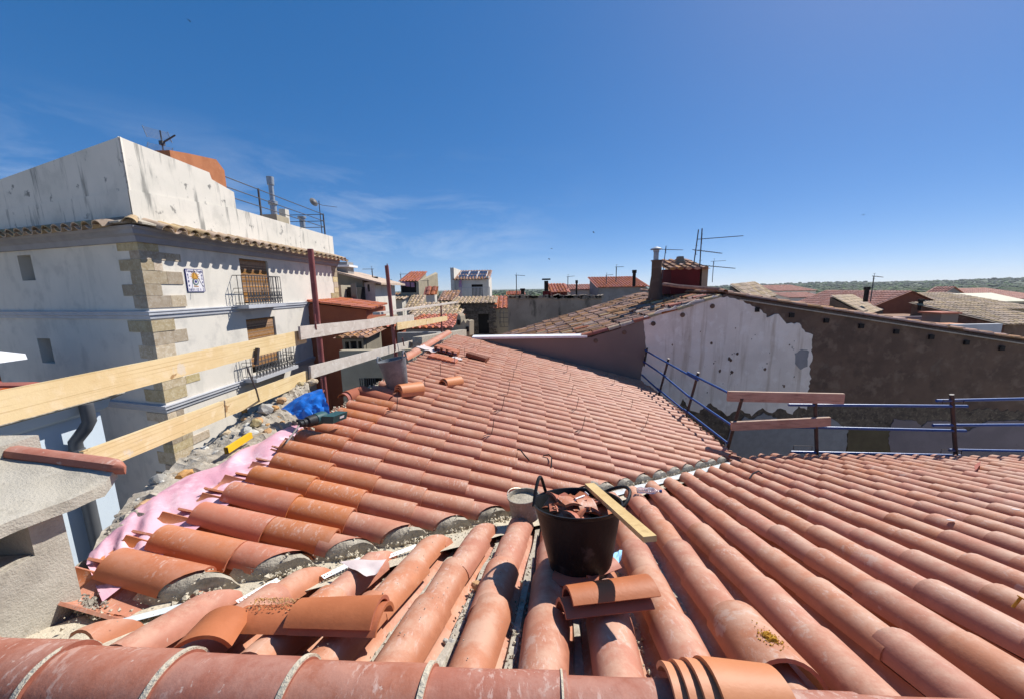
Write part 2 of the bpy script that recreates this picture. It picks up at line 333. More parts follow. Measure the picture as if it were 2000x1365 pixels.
# one curved roof tile: axis +X runs down the slope, crest up, widest at the low end
def tile_mb(L=.45, rw=.1, rn=.082, ang=84, t=.012, seg=10, x0=0, wob=0, nl=1):
    mb = MB(); vs = []; a = rad(ang)
    for rr in (0, 1):
        for e in range(nl + 1):
            k = e / nl; r = rn + (rw - rn) * k - (t if rr else 0)
            for i in range(seg + 1):
                q = -a + 2 * a * i / seg
                y, z = r * math.sin(q), r * math.cos(q) - rw
                if wob: z += wob * noise.noise(V((k * 2, q, wob * 900)))
                vs.append((x0 + L * k, y, z))
    n = seg + 1; m = (nl + 1) * n
    fs = []
    for e in range(nl):
        for i in range(seg):
            q = e * n + i
            fs.append((q, q + 1, q + n + 1, q + n)); fs.append((m + q, m + q + n, m + q + n + 1, m + q + 1))
        q = e * n; fs.append((q, q + n, m + q + n, m + q)); q += seg; fs.append((q, m + q, m + q + n, q + n))
    for i in range(seg):
        fs.append((i, m + i, m + i + 1, i + 1)); q = nl * n + i; fs.append((q, q + 1, m + q + 1, m + q))
    return mb.add(vs, fs)
def frame(org, xdir, normal):
    x = V(xdir).normalized(); z = V(normal); z = (z - x * z.dot(x)).normalized(); y = z.cross(x)
    return Matrix.Translation(V(org)) @ Matrix((x, y, z)).transposed().to_4x4()

# low walls with openings: o origin, d plan direction, holes (s0,s1,z0,z1)
def wall_mb(o, d, ln, z0, z1, holes=(), depth=.25, mit=0, inward=None):
    o = V((o[0], o[1], 0)); d = V((d[0], d[1], 0)).normalized(); n = V((-d.y, d.x, 0)) if inward is None else V((inward[0], inward[1], 0)).normalized()
    ss = sorted({0, ln, *[h[0] for h in holes], *[h[1] for h in holes]}); zz = sorted({z0, z1, *[h[2] for h in holes], *[h[3] for h in holes]})
    mb = MB()
    def pt(s, z, k=0): return o + d * s + n * k + V((0, 0, z))
    for i in range(len(ss) - 1):
        for j in range(len(zz) - 1):
            cs, cz = (ss[i] + ss[i + 1]) / 2, (zz[j] + zz[j + 1]) / 2
            if any(h[0] < cs < h[1] and h[2] < cz < h[3] for h in holes): continue
            mb.add([pt(ss[i], zz[j]), pt(ss[i + 1], zz[j]), pt(ss[i + 1], zz[j + 1]), pt(ss[i], zz[j + 1])], [(0, 1, 2, 3)])
    for h in holes:
        a = [pt(h[0], h[2]), pt(h[1], h[2]), pt(h[1], h[3]), pt(h[0], h[3])]; b = [q + n * depth for q in a]
        mb.add(a + b, [(0, 1, 5, 4), (1, 2, 6, 5), (2, 3, 7, 6), (3, 0, 4, 7)])
    # closing back and sides so that it has depth
    th = depth + .05
    mb.add([pt(0, z0), pt(ln, z0), pt(ln, z1), pt(0, z1), pt(mit, z0, th), pt(ln, z0, th), pt(ln, z1, th), pt(mit, z1, th)], [(3, 2, 6, 7), (0, 3, 7, 4), (1, 5, 6, 2), (4, 5, 6, 7)])
    return mb

# corrugated tile slope as one mesh: org at the top edge, du down-slope vector, dw across vector
def tile_slope_mb(org, du, dw, pitch=.24, expo=.36, seg=4, h=.075, jit=.012):
    org, du, dw = V(org), V(du), V(dw); Lu, Lw = du.length, dw.length
    u, w = du / Lu, dw / Lw; nrm = u.cross(w)
    if nrm.z < 0: nrm = -nrm
    mb = MB(); nr = max(1, int(Lw / pitch)); nu = max(1, int(Lu / expo)); ex = Lu / nu; pt = Lw / nr
    for i in range(nr):
        for j in range(nu):
            c0 = org + w * (pt * (i + .5) + random.uniform(-jit, jit)) + u * (ex * j + random.uniform(-jit, jit) * 2)
            r0, r1 = pt * .36, pt * .43; vs = []
            for k, r, lift in ((0, r0, -.012), (1, r1, .012)):
                for q in range(seg + 1):
                    a = math.pi * q / seg
                    vs.append(c0 + u * ex * 1.06 * k + w * (-math.cos(a) * r) + nrm * (math.sin(a) * h + lift))
            n = seg + 1
            c1 = c0 + u * ex * 1.06 - nrm * .02
            mb.add(vs + [c1], [(q, q + 1, n + q + 1, n + q) for q in range(seg)] + [(2 * n, n + q, n + q + 1) for q in range(seg)])
    for i in range(nr + 1):
        c0 = org + w * pt * i; e = org + w * pt * i + du
        mb.add([c0 - w * pt * .3, c0 + w * pt * .3, e + w * pt * .3, e - w * pt * .3], [(0, 1, 2, 3)])
    return mb

# ================================================================== ground and far land
def land():
    mb = MB(); n = 90; xs = []
    def h(x, y):
        r = math.hypot(x, y)
        k = min(1, max(0, (r - 160) / 900))
        az = math.atan2(x, y)
        z = -9.2 + k * (5 * noise.noise(V((x / 420, y / 420, 0))) + .5)
        far = min(1, max(0, (r - 1100) / 900))
        hill = 23 * math.exp(-((az - .98) / .28) ** 2) + 16 * math.exp(-((az - .62) / .16) ** 2) + 10 * math.exp(-((az + .05) / .3) ** 2)
        return z + far * (hill * (.75 + .3 * noise.noise(V((x / 260, y / 260, 3)))) - 4)
    rs = [0, 30, 60, 90, 120, 160, 200, 260, 330, 420, 520, 640, 800, 1000, 1200, 1400, 1600, 1800, 2000, 2300, 2800]
    na = 240
    vs = [V((r * math.sin(2 * math.pi * k / na), r * math.cos(2 * math.pi * k / na), 0)) for r in rs[1:] for k in range(na)]
    for q in vs: q.z = h(q.x, q.y) if q.length < 2500 else max(-2.0, h(q.x * 2300 / q.length, q.y * 2300 / q.length) - 6)
    vs.append(V((0, 0, -9.2)))
    fs = [(len(vs) - 1, k, (k + 1) % na) for k in range(na)]
    for i in range(len(rs) - 2): fs += [(i * na + k, (i + 1) * na + k, (i + 1) * na + (k + 1) % na, i * na + (k + 1) % na) for k in range(na)]
    mb.add(vs, fs); structure('terrain', mb, 'land', True)
    # orchards and scrub beyond the last houses: nobody could count them
    ico = bmesh.new(); bmesh.ops.create_icosphere(ico, subdivisions=2, radius=1)
    bv = [q.co.copy() for q in ico.verts]; bf = [tuple(x.index for x in f.verts) for f in ico.faces]; ico.free()
    A, B = MB(), MB()
    for i in range(10000):
        az = random.uniform(-.35, 1.15) if i % 4 == 0 else random.uniform(.42, 1.15); r = 95 * (1900 / 95) ** random.random() if az > .45 else 170 * (1900 / 170) ** random.random()
        x, y = r * math.sin(az), r * math.cos(az); sc = random.uniform(1.1, 2.6) * (1 + r / 1700)
        if 95 < r < 130: sc *= .7
        z = h(x, y); o = random.random() * 99
        kk = A if random.random() < .6 else B
        kk.add([V((x, y, z + sc * .3)) + V((q.x * sc * 1.25, q.y * sc * 1.25, q.z * sc * .62)) * (1 + .55 * noise.noise(q * 2.3 + V((o, 0, 0)))) for q in bv], bf)
    a = A.thing('orchard', 'leaf', 'low green orchard trees spreading over the plain to the horizon', 'orchard', kind='stuff')
    b = B.thing('woodland', 'leafdark', 'dark green scrub and pines scattered over the distant plain', 'woodland', kind='stuff')
land()
mb = MB(); mb.prism([V((110 * math.cos(a * .1309), 110 * math.sin(a * .1309), -9.5)) for a in range(48)], [V((110 * math.cos(a * .1309), 110 * math.sin(a * .1309), -9.0)) for a in range(48)])
structure('street', mb, 'earth')  # pale town ground disc, added to bounce warm sunlight up onto shaded walls

# ================================================================== the two tiled slopes under work
rdB = V((1, -.0434, 0)).normalized(); hdB = V((.0434, 1, 0)).normalized()
arA = V((.139, .9628, 0)).normalized(); ahA = V((arA.y, -arA.x, 0))
def nrmP(P): return V((-P[1], -P[2], 1)).normalized()
NA, NB = nrmP(PA), nrmP(PB)
def ptB(u, w, k=0): q = rdB * u + hdB * w; q.z = zpl(PB, q.x, q.y); return q + NB * k
def ptA(u, w, k=0): q = arA * u + ahA * w; q.z = zpl(PA, q.x, q.y); return q + NA * k
DB = (ptB(1, 0) - ptB(0, 0)).normalized(); WB = (ptB(0, 1) - ptB(0, 0)).normalized()
DA = (ptA(1, 0) - ptA(0, 0)).normalized(); WA = (ptA(0, 1) - ptA(0, 0)).normalized()
# valley: both crest planes meet there in plan
vk = PB[2] - PA[2]
def yval(x): return (PA[0] - PB[0] + (PA[1] - PB[1]) * x) / vk
vdir = V((1, (PA[1] - PB[1]) / vk, 0)).normalized(); vnrm = V((-vdir.y, vdir.x, 0))   # points up onto the far roof
v0 = V((0, yval(0), 0))
def vside(p): return (V((p.x, p.y, 0)) - v0).dot(vnrm)
roofA = T('tiled_roof', 'near terracotta roof slope with dusty rows running away from the ridge under the camera', 'roof', (0, 1.0, -1.3), 'new terracotta roof slopes of the house')
roofB = T('tiled_roof', 'far terracotta roof slope with wire pins, falling towards the blue scaffold', 'roof', (0, 6, -2), 'new terracotta roof slopes of the house')
tileM = {}
for nm, mt in (('A', 'tileA'), ('B', 'tileB'), ('O', 'tileOrange')):
    rw_ = .093 if nm == 'A' else .1
    tileM[nm] = [tile_mb(.45, rw_ + q * .002, rw_ - .016 + q * .002, 84, .012, 10, wob=.0022, nl=3).xf(Matrix.Translation((0, 0, .002 * q))).mesh('cover_tile', mt, True) for q in range(3)]
    tileM[nm + 'c'] = [tile_mb(.46, .108, .095, 62, .012, 8).xf(Matrix.Rotation(math.pi, 4, 'X') @ Matrix.Translation((0, 0, 0))).mesh('channel_tile', mt, True)]
def cut_mesh(me, M, side, name, off):
    """trim a tile along the valley: keep the part where vside(world)*side > off"""
    bm = bmesh.new(); bm.from_mesh(me); bm.transform(M)
    co = v0 + vnrm * off * side
    bmesh.ops.bisect_plane(bm, geom=bm.verts[:] + bm.edges[:] + bm.faces[:], plane_co=co, plane_no=vnrm * -side, clear_outer=True)
    if not bm.faces: bm.free(); return None
    bm.transform(M.inverted()); r = bpy.data.meshes.new(name); bm.to_mesh(r); bm.free()
    r.materials.append(me.materials[0]); shade(r); return r
EXP = .375
def place_rows(root, kind, rows, ulim, pt, D, Wd, Nn, side, off, depth, name, flip, pick):
    todo = []
    for w in rows:
        u0, u1 = ulim(w)
        k = 0; u = u0
        while u < u1:
            end = min(u + .45, u1 + .02)
            jw = random.uniform(-.009, .009)
            org = pt(u, w + jw, -depth + random.uniform(-.003, .003))
            Wx = (D + Wd * random.uniform(-.02, .02) + Nn * random.uniform(-.006, .012)).normalized()
            M = frame(org, Wx, Nn)
            if flip: M = M @ Matrix.Translation((.46, 0, 0)) @ Matrix.Rotation(math.pi, 4, 'Z')
            mid = pt(u + .22, w, 0); s0, s1 = vside(pt(u, w)) * side, vside(pt(u + .45, w)) * side
            m2 = max(s0, s1) + .12
            if m2 > off:
                key, mlist = pick(u, w, k)
                todo.append((mid.length, M, random.choice(mlist), min(s0, s1) - .13 < off, w))
            u += EXP; k += 1
    todo.sort(key=lambda q: q[0])
    rest = bmesh.new(); rm = None; cnt = 0
    for d, M, me, cutit, w in todo:
        if cutit:
            me = cut_mesh(me, M, side, name, off)
            if me is None: continue
        if cnt < 300:
            link(name, me, root, M); cnt += 1
        else:
            c = me.copy(); c.transform(M); rest.from_mesh(c); rm = me.materials[0]; bpy.data.meshes.remove(c)
    if rm:
        r = bpy.data.meshes.new(name + 's'); rest.to_mesh(r); r.materials.append(rm); shade(r); link(name + 's', r, root, kind='stuff')
    rest.free()
PITA, PITB = .2535, .226
rowsA = [-.07 + PITA * k for k in range(-9, 31)]
rowsB = [2.66 + PITB * k for k in range(-5, 35)]
rowsB = [w for w in rowsB if w < 10.36]
UA0, UA1 = .96, 6.02
def ulA(w): return (UA0 + random.uniform(-.05, .02) if w < 1.5 else UA0, UA1)
uB0 = {}
for i, w in enumerate(rowsB):
    uB0[w] = -2.03 + random.uniform(-.03, .03) + (.05 if 2.0 < w < 2.3 else 0) + (-.04 if w > 2.8 else 0)
def ulB(w): return (uB0[w], 3.12)
place_rows(roofA, 'A', rowsA, ulA, ptA, DA, WA, NA, -1, .11, 0, 'cover_tile', False, lambda u, w, k: ('A', tileM['A']))
place_rows(roofA, 'A', [w + PITA / 2 for w in rowsA], lambda w: (UA0 - .05, UA1 - .08), ptA, DA, WA, NA, -1, .06, .17, 'channel_tile', True, lambda u, w, k: ('A', tileM['Ac']))
place_rows(roofB, 'B', rowsB, ulB, ptB, DB, WB, NB, 1, .09, 0, 'cover_tile', False, lambda u, w, k: ('O', tileM['O']) if (k < 2 and w < 2.75) or (k < 1 and w < 4.4) else ('B', tileM['B']))
place_rows(roofB, 'B', [rowsB[0] - PITB / 2] + [w + PITB / 2 for w in rowsB], lambda w: (-2.17 + random.uniform(-.03, .03), 3.17), ptB, DB, WB, NB, 1, .06, .168, 'channel_tile', True,
           lambda u, w, k: ('O', tileM['Oc']) if k < 2 and w < 2.75 else ('B', tileM['Bc']))

link('channel_tile', tile_mb(.60, .135, .12, 58, .013, 12).xf(Matrix.Rotation(math.pi, 4, 'X')).mesh('channel_tile', 'tileB', True), roofB, frame(ptB(-2.06, 1.405, -.150), DB, NB))
# decks of both slopes (mortar bed on boards), their walls, the valley strip
def slab(pts, th):
    a = [V(p) for p in pts]; return MB().prism([q - V((0, 0, th)) for q in a], a)
def vpt(x, k, dz):               # point beside the valley line, k to the far-roof side
    p = V((x, yval(x), 0)) + vnrm * k; P = PB if k > 0 else PA
    p.z = zpl(P, p.x, p.y) + dz; return p
DECK = -.172
xl, xr = -2.05, 3.32
A0, A1 = ptA(.86, -2.25), ptA(.86, 7.9)
pA = [ptA(.86, -2.3, DECK), ptA(.86, 7.9, DECK), ptA(UA1 - .12, 7.9, DECK), ptA(UA1 - .12, (UA1 - 5.5) + 2.55, DECK)]
slab([ptA(.86, -2.35, DECK), ptA(.86, 7.9, DECK), ptA(UA1 - .12, 7.9, DECK), ptA(UA1 - .12, 2.75, DECK), vpt(xr, 0, DECK), vpt(-2.0, 0, DECK)], .12).part('roof_deck', 'mortar', roofA)
slab([vpt(-2.05, 0, DECK), vpt(xr, 0, DECK), ptB(3.1, 6.0, DECK), ptB(3.1, 10.42, DECK), ptB(-2.08, 10.42, DECK)], .12).part('roof_deck', 'mortar', roofB)
# slope on the camera's side of the ridge, in shade
slab([ptA(.86, -2.35, DECK), ptA(.86, 7.9, DECK), ptA(.86, 7.9, DECK) + V((.3, -2.2, -.72)), ptA(.86, -2.35, DECK) + V((.3, -2.2, -.72))][::-1], .1).part('roof_deck', 'mortar', roofA)
# valley strip: mortar with pale flashing showing through
def strip(x0, x1, k0, k1, dz, n=40, amp=.012):
    mb = MB(); vs = []; c = 5
    for i in range(n + 1):
        x = x0 + (x1 - x0) * i / n
        for j in range(c + 1):
            k = k0 + (k1 - k0) * j / c; p = V((x, yval(x), 0)) + vnrm * k
            p.z = min(zpl(PA, p.x, p.y) if k < 0 else 9, zpl(PB, p.x, p.y) if k > 0 else 9, zpl(PA, p.x, p.y)) + dz + amp * noise.noise(p * 7) + abs(k) * .1
            vs.append(p)
    return mb.add(vs, [(i * (c + 1) + j, (i + 1) * (c + 1) + j, (i + 1) * (c + 1) + j + 1, i * (c + 1) + j + 1) for i in range(n) for j in range(c)])
strip(-1.95, xr, -.24, .14, -.098, 90, .02).part('valley_mortar', 'creamjoint', roofA, True)
strip(.55, xr, -.12, .035, -.078, 30, .002).part('valley_flashing', 'flash', roofA, True)
strip(-1.72, -1.5, -.08, .0, -.074, 12, .002).part('valley_flashing', 'flash', roofA, True)
# grey mortar closing the cut ends of the far roof's rows
for w in rowsB:
    prof = []; r = .088; a = rad(84)
    pts = []
    for i in range(9):
        q = -a + 2 * a * i / 8; pts.append((r * math.sin(q), r * math.cos(q) - .1))
    def where(y, z, off):
        p0 = ptB(0, w + y, z - .004); s = vside(p0); k = (off - s) / V((DB.x, DB.y, 0)).dot(vnrm); return p0 + DB * k
    if where(0, 0, .1).dot(rdB) > 3.1 or where(0, 0, .1).dot(rdB) < -1.95: continue
    pts = pts + [(.115, -.15), (0, -.155), (-.115, -.15)]
    bk = [where(y * .98, z - .002, .16) for y, z in pts]; mid = [where(y, z, .085) for y, z in pts]
    fr = [where(y * .8, (z + .06) * .75 - .06, .062) for y, z in pts]
    mb = MB(); n = len(pts); vs = bk + mid + fr
    for q in vs: q += V((.006 * noise.noise(q * 31), 0, .012 * noise.noise(q * 17)))
    fs = [tuple(range(n))[::-1], tuple(range(2 * n, 3 * n))] + [(l * n + i, l * n + (i + 1) % n, (l + 1) * n + (i + 1) % n, (l + 1) * n + i) for l in (0, 1) for i in range(n)]
    mb.add(vs, fs).part('mortar_plug', 'plug' if w < 3.2 else 'mortar', roofB, True)
# mortar grit lying in the channels of the near roof
g = MB(); oc = [V((1, 0, 0)), V((0, 1, 0)), V((-1, 0, 0)), V((0, -1, 0)), V((0, 0, 1)), V((0, 0, -1))]
of = [(0, 1, 4), (1, 2, 4), (2, 3, 4), (3, 0, 4), (1, 0, 5), (2, 1, 5), (3, 2, 5), (0, 3, 5)]
def lump(mb, p, r):
    M = Matrix.Rotation(random.random() * 6, 3, 'Z') @ Matrix.Rotation(random.random() * 6, 3, 'X')
    mb.add([V(p) + M @ (q * r * random.uniform(.6, 1.2)) for q in oc], of)
for i in range(5200):
    k = random.randrange(0, 15); w = rowsA[k] + PITA / 2 if k < 15 else 0
    u = UA0 + .05 + (random.random() ** 1.3) * 2.6; w += random.gauss(0, .018)
    if noise.noise(V((u * 1.4, rowsA[k] * 5, 2))) + random.uniform(-.25, .25) < -.02: continue
    if vside(ptA(u, w)) > -.1: continue
    lump(g, ptA(u, w, (-.112 if k < 9 else -.142) - abs(w - rowsA[k] - PITA / 2) * .5 + random.uniform(-.006, .008)), random.choice((.003, .004, .005, .005, .007, .009, .012)))
for i in range(1500):
    x = random.uniform(-1.9, 3.2); p = vpt(x, random.uniform(-.2, .1), -.088); lump(g, p, random.choice((.003, .005, .006, .010)))
for w in rowsB:
    p0 = ptB(0, w); kk = (.07 - vside(p0)) / V((DB.x, DB.y, 0)).dot(vnrm); p1 = p0 + DB * kk
    if not -1.9 < p1.x < 3.1: continue
    for i in range(46 if w < 4.5 else 16):
        q = p1 + vdir * random.gauss(0, .06); q = q + vnrm * random.gauss(-.012, .014); q.z = zpl(PB, q.x, q.y) - random.uniform(.085, .115)
        lump(g, q, random.choice((.005, .007, .01, .014, .02)))
    for i in range(14 if w < 4.5 else 0):
        a_ = random.uniform(-1.3, 1.3); q = p1 + WB * .088 * math.sin(a_) + NB * (.088 * math.cos(a_) - .1) + vnrm * random.uniform(-.01, .01); lump(g, q, random.choice((.004, .006, .008)))
g.part('mortar_grit', 'creamjoint', roofA, kind='stuff')
# mortar beds along the channels (thin, uneven)
mb = MB()
for k in range(0, 14):
    w0 = rowsA[k] + PITA / 2; n = 60; vs = []
    for i in range(n + 1):
        u = UA0 + .0 + 2.5 * i / n; hw = .040 + .02 * noise.noise(V((u * 3, w0 * 7, 0))) - (.014 if k > 9 else 0); hh = (-.112 if k < 9 else -.143) + .02 * noise.noise(V((u * 5, w0 * 7, 5)))
        ok = vside(ptA(u, w0)) < -.08
        if not ok: hw = .001; hh = -.2
        vs += [ptA(u, w0 - hw, -.172), ptA(u, w0 - hw * .4, hh), ptA(u, w0 + hw * .4, hh), ptA(u, w0 + hw, -.172)]
    mb.add(vs, [(i * 4 + j, i * 4 + 4 + j, i * 4 + 5 + j, i * 4 + 1 + j) for i in range(n) for j in range(3)])
mb.part('channel_mortar', 'mortar', roofA, True)
# ridge under the camera
RT = tile_mb(.46, .118, .106, 80, .014, 18, nl=4, wob=.003).mesh('ridge_tile', 'tileR', True)
JM = [tile_mb(.016, .1225, .1225, 80, .02, 18).mesh('mortar_joint', 'creamjoint', True), tile_mb(.006, .121, .121, 80, .012, 18).mesh('mortar_joint', 'creamjoint', True)]
ra, rb = atz(0, 1252, -1.165), atz(1960, 1345, -1.09)
rdir = V((rb.x - ra.x, rb.y - ra.y, 0)).normalized(); rnr = V((rdir.y, -rdir.x, 0))
rc0 = onpl(1098, 1312, PA) + rnr * .118; rc0.z = -1.097
rslope = .004
for k in range(-7, 6):
    o = rc0 + rdir * (.4 * k) + V((0, 0, rslope * .4 * k + random.uniform(-.003, .003)))
    dr = (rdir + rnr * random.uniform(-.012, .012) + V((0, 0, -.006 + rslope))).normalized()
    link('ridge_tile', RT, roofA, frame(o - rdir * .05 - V((0, 0, .004)), dr, V((0, 0, 1))))
    if k not in (2, 3): link('mortar_joint', JM[0 if k < 0 else 1], roofA, frame(o + rdir * (-.008), dr, V((0, 0, 1))))
# a few tiles of the shaded slope below the ridge
for k in range(-9, -2):
    p = ra + rdir * (.25 * (k + 9)) + rnr * .27; p.z = -1.26
    link('cover_tile', tileM['A'][0], roofA, frame(p, V((.1, -1, -.33)), V((0, -.33, 1))))
# ridge tiles closing the top edge of the far roof
RB = tile_mb(.46, .115, .1, 80, .013, 12).mesh('ridge_tile', 'tileB', True)
for i, y in enumerate([6.55 + .4 * q for q in range(10)]):
    if 7.2 < y < 7.6: continue
    p = V((-1.99 + .014 * i, y, 0)); p.z = zpl(PB, p.x, p.y) + .025
    link('ridge_tile', RB, roofB, frame(p, V((.02, 1, 0)), V((0, 0, 1))))
mb = MB()
for i in range(420):
    w = random.uniform(2.9, 10.3); p = ptB(-2.07 + random.gauss(0, .025), w, -.05 + random.uniform(-.05, .03)); lump(mb, p, random.uniform(.006, .022))
mb.part('edge_mortar', 'creamjoint', roofB, kind='stuff')
MB().prism([V((-2.14, 4.5, -9.1)), V((-2.0, 4.5, -9.1)), V((-1.9, 10.5, -9.1)), V((-2.06, 10.5, -9.1))], [V((-2.14, 4.5, -1.42)), V((-2.0, 4.5, -1.42)), V((-1.9, 10.5, -1.40)), V((-2.06, 10.5, -1.40))]).part('edge_wall', 'mortar', roofB)
# walls below both slopes
MB().prism([V(p) for p in ((-2.0, 5.2, -9.1), (3.05, 5.2, -9.1), (3.05, 10.4, -9.1), (-2.0, 10.4, -9.1))], [ptB(-2.0, 5.2, -.32), ptB(3.0, 5.4, -.32), ptB(3.0, 10.4, -.32), ptB(-2.0, 10.4, -.32)]).part('wall', 'khaki_wall', roofB)
q1, q2 = ptA(UA1 - .2, 2.9, -.3), ptA(UA1 - .2, 7.9, -.3)
MB().prism([V((-2.0, -1.2, -9.1)), V((8.2, -1.6, -9.1)), V((q2.x, q2.y, -9.1)), V((q1.x, q1.y, -9.1)), V((-2.0, 1.4, -9.1))],
           [V((-2.0, -1.2, -2.2)), V((8.2, -1.6, -2.2)), q2, q1, V((-2.0, 1.4, -1.75))]).part('wall', 'khaki_wall', roofA)

# ================================================================== big white corner house across the street
CB = V((-9.2, 9.37, 0)); dR = V((.016, 1, 0)).normalized(); dL = V((-.961, .276, 0)).normalized()
nR = V((dR.y, -dR.x, 0)); nL = V((dL.y, -dL.x, 0)) * -1        # outward normals
if nL.y > 0: nL = -nL
def fR(px, py, k=0):                # (s along right facade, z)
    q = onv(px, py, CB + nR * k, nR); return (q - CB).dot(dR), q.z
def fL(px, py, k=0):
    q = onv(px, py, CB + nL * k, nL); return (q - CB).dot(dL), q.z
ZE = fR(265, 468)[1]                # underside of the eave
def PR(s, z, k=0): q = CB + dR * s + nR * k; q.z = z; return q
def PL(s, z, k=0): q = CB + dL * s + nL * k; q.z = z; return q
LR = fR(656, 520)[0]; LL = 8.6
big = T('corner_house', 'large white corner house with stone quoins, blind-covered balcony doors and a mould-streaked parapet', 'house', (-9.2, 9.37, -9))
def recR(a, b): # hole from two px corners
    s0, z1 = fR(*a); s1, z0 = fR(*b); return (min(s0, s1), max(s0, s1), min(z0, z1), max(z0, z1))
def recL(a, b):
    s0, z1 = fL(*a); s1, z0 = fL(*b); return (min(s0, s1), max(s0, s1), min(z0, z1), max(z0, z1))
s_d0, s_d1 = fR(467, 510)[0], fR(522, 510)[0]
zb1 = fR(300, 608)[1]; zb2 = fR(352, 782)[1]     # tops of the mouldings at the corner
d1 = (s_d0, s_d1, zb1 + .06, fR(495, 508)[1]); d2 = (fR(480, 625)[0], fR(537, 625)[0], zb2 + .06, fR(505, 622)[1])
w1 = recR((603, 618), (630, 662)); w1 = (w1[0], w1[1], fR(615, 664)[1], fR(615, 617)[1])
d3 = (fR(625, 750)[0], fR(655, 750)[0], -8.9, fR(640, 742)[1])
lw1 = recL((33, 500), (70, 548)); lw2 = recL((72, 661), (108, 710))
wall_mb(CB, dR, LR, -9, ZE, [d1, d2, w1, d3], .3, .25, inward=-nR).part('facade', 'white', big)
wall_mb(CB, dL, LL, -9, ZE, [lw1, lw2], .45, .4, inward=-nL).part('side_wall', 'white', big)
# core behind the facades
def plan(*pts, z): return [V((p[0], p[1], z)) for p in pts]
inn = [CB - nR * .6 - nL * .6, CB + dR * LR - nR * .34, CB + dR * LR - nR * 6.5, CB + dL * LL - nL * .5]
MB().prism(plan(*inn, z=-9), plan(*inn, z=ZE + .02)).part('core', 'white', big)
far = [CB + dR * (LR - .05) - nR * .0, CB + dR * LR - nR * 6.5, CB + dR * (LR - .3) - nR * 6.5, CB + dR * (LR - .35) - nR * .0]
MB().prism(plan(*far, z=-9), plan(*far, z=ZE)).part('end_wall', 'white', big)
# dark back panels in the openings, frames
def panel(h, PF, k, mat, name, inset=0, root=big, th=.03):
    a = [PF(h[0] + inset, h[2] + inset, -k), PF(h[1] - inset, h[2] + inset, -k), PF(h[1] - inset, h[3] - inset, -k), PF(h[0] + inset, h[3] - inset, -k)]
    b = [PF(h[0] + inset, h[2] + inset, -k - th), PF(h[1] - inset, h[2] + inset, -k - th), PF(h[1] - inset, h[3] - inset, -k - th), PF(h[0] + inset, h[3] - inset, -k - th)]
    return MB().prism(a, b).part(name, mat, root)
for h, PF, k in ((lw1, PL, .42), (lw2, PL, .38), (w1, PR, .2), (d3, PR, .26), (d1, PR, .27), (d2, PR, .27)): panel(h, PF, k, 'dark', 'opening')
# half-open shutter seen in the lower left window, frame of the small window
panel((lw2[0] + .02, lw2[0] + (lw2[1] - lw2[0]) * .45, lw2[2] + .02, lw2[3] - .02), PL, .3, 'frame', 'window_sash')
fr = MB(); hh = w1
for a, b in (((hh[0], hh[2]), (hh[1], hh[2])), ((hh[1], hh[2]), (hh[1], hh[3])), ((hh[1], hh[3]), (hh[0], hh[3])), ((hh[0], hh[3]), (hh[0], hh[2])), (((hh[0] + hh[1]) / 2, hh[2]), ((hh[0] + hh[1]) / 2, hh[3]))):
    fr.bar(PR(a[0], a[1], -.16), PR(b[0], b[1], -.16), .06, .06, nR)
win = fr.part('window_frame', 'frame', big); panel(w1, PR, .175, 'glass', 'window_pane', .03)
fr = MB(); hh = d3
for a, b in (((hh[0] + .05, -8.9), (hh[0] + .05, hh[3])), ((hh[1] - .05, -8.9), (hh[1] - .05, hh[3])), (((hh[0] + hh[1]) / 2, -8.9), ((hh[0] + hh[1]) / 2, hh[3])), ((hh[0], hh[3] - .05), (hh[1], hh[3] - .05))):
    fr.bar(PR(a[0], a[1], -.16), PR(b[0], b[1], -.16), .08, .06, nR)
fr.part('door_frame', 'frame', big)
# blinds of wooden slats
def blind(h, zlow, bulge):
    mb = MB(); z = h[3] - .02; n = 0
    while z > zlow:
        t = (h[3] - z) / (h[3] - zlow); k = -.06 + bulge * t * t
        mb.prism([PR(h[0] + .03, z, k), PR(h[1] - .03, z, k), PR(h[1] - .03, z - .036, k + .004), PR(h[0] + .03, z - .036, k + .004)],
                 [PR(h[0] + .03, z, k - .012), PR(h[1] - .03, z, k - .012), PR(h[1] - .03, z - .036, k - .008), PR(h[0] + .03, z - .036, k - .008)]); z -= .043
    b = mb.part('blind', 'blind', big, kind='stuff'); return b
blind(d1, zb1 + .12, .02); blind(d2, zb2 + .3, .0)
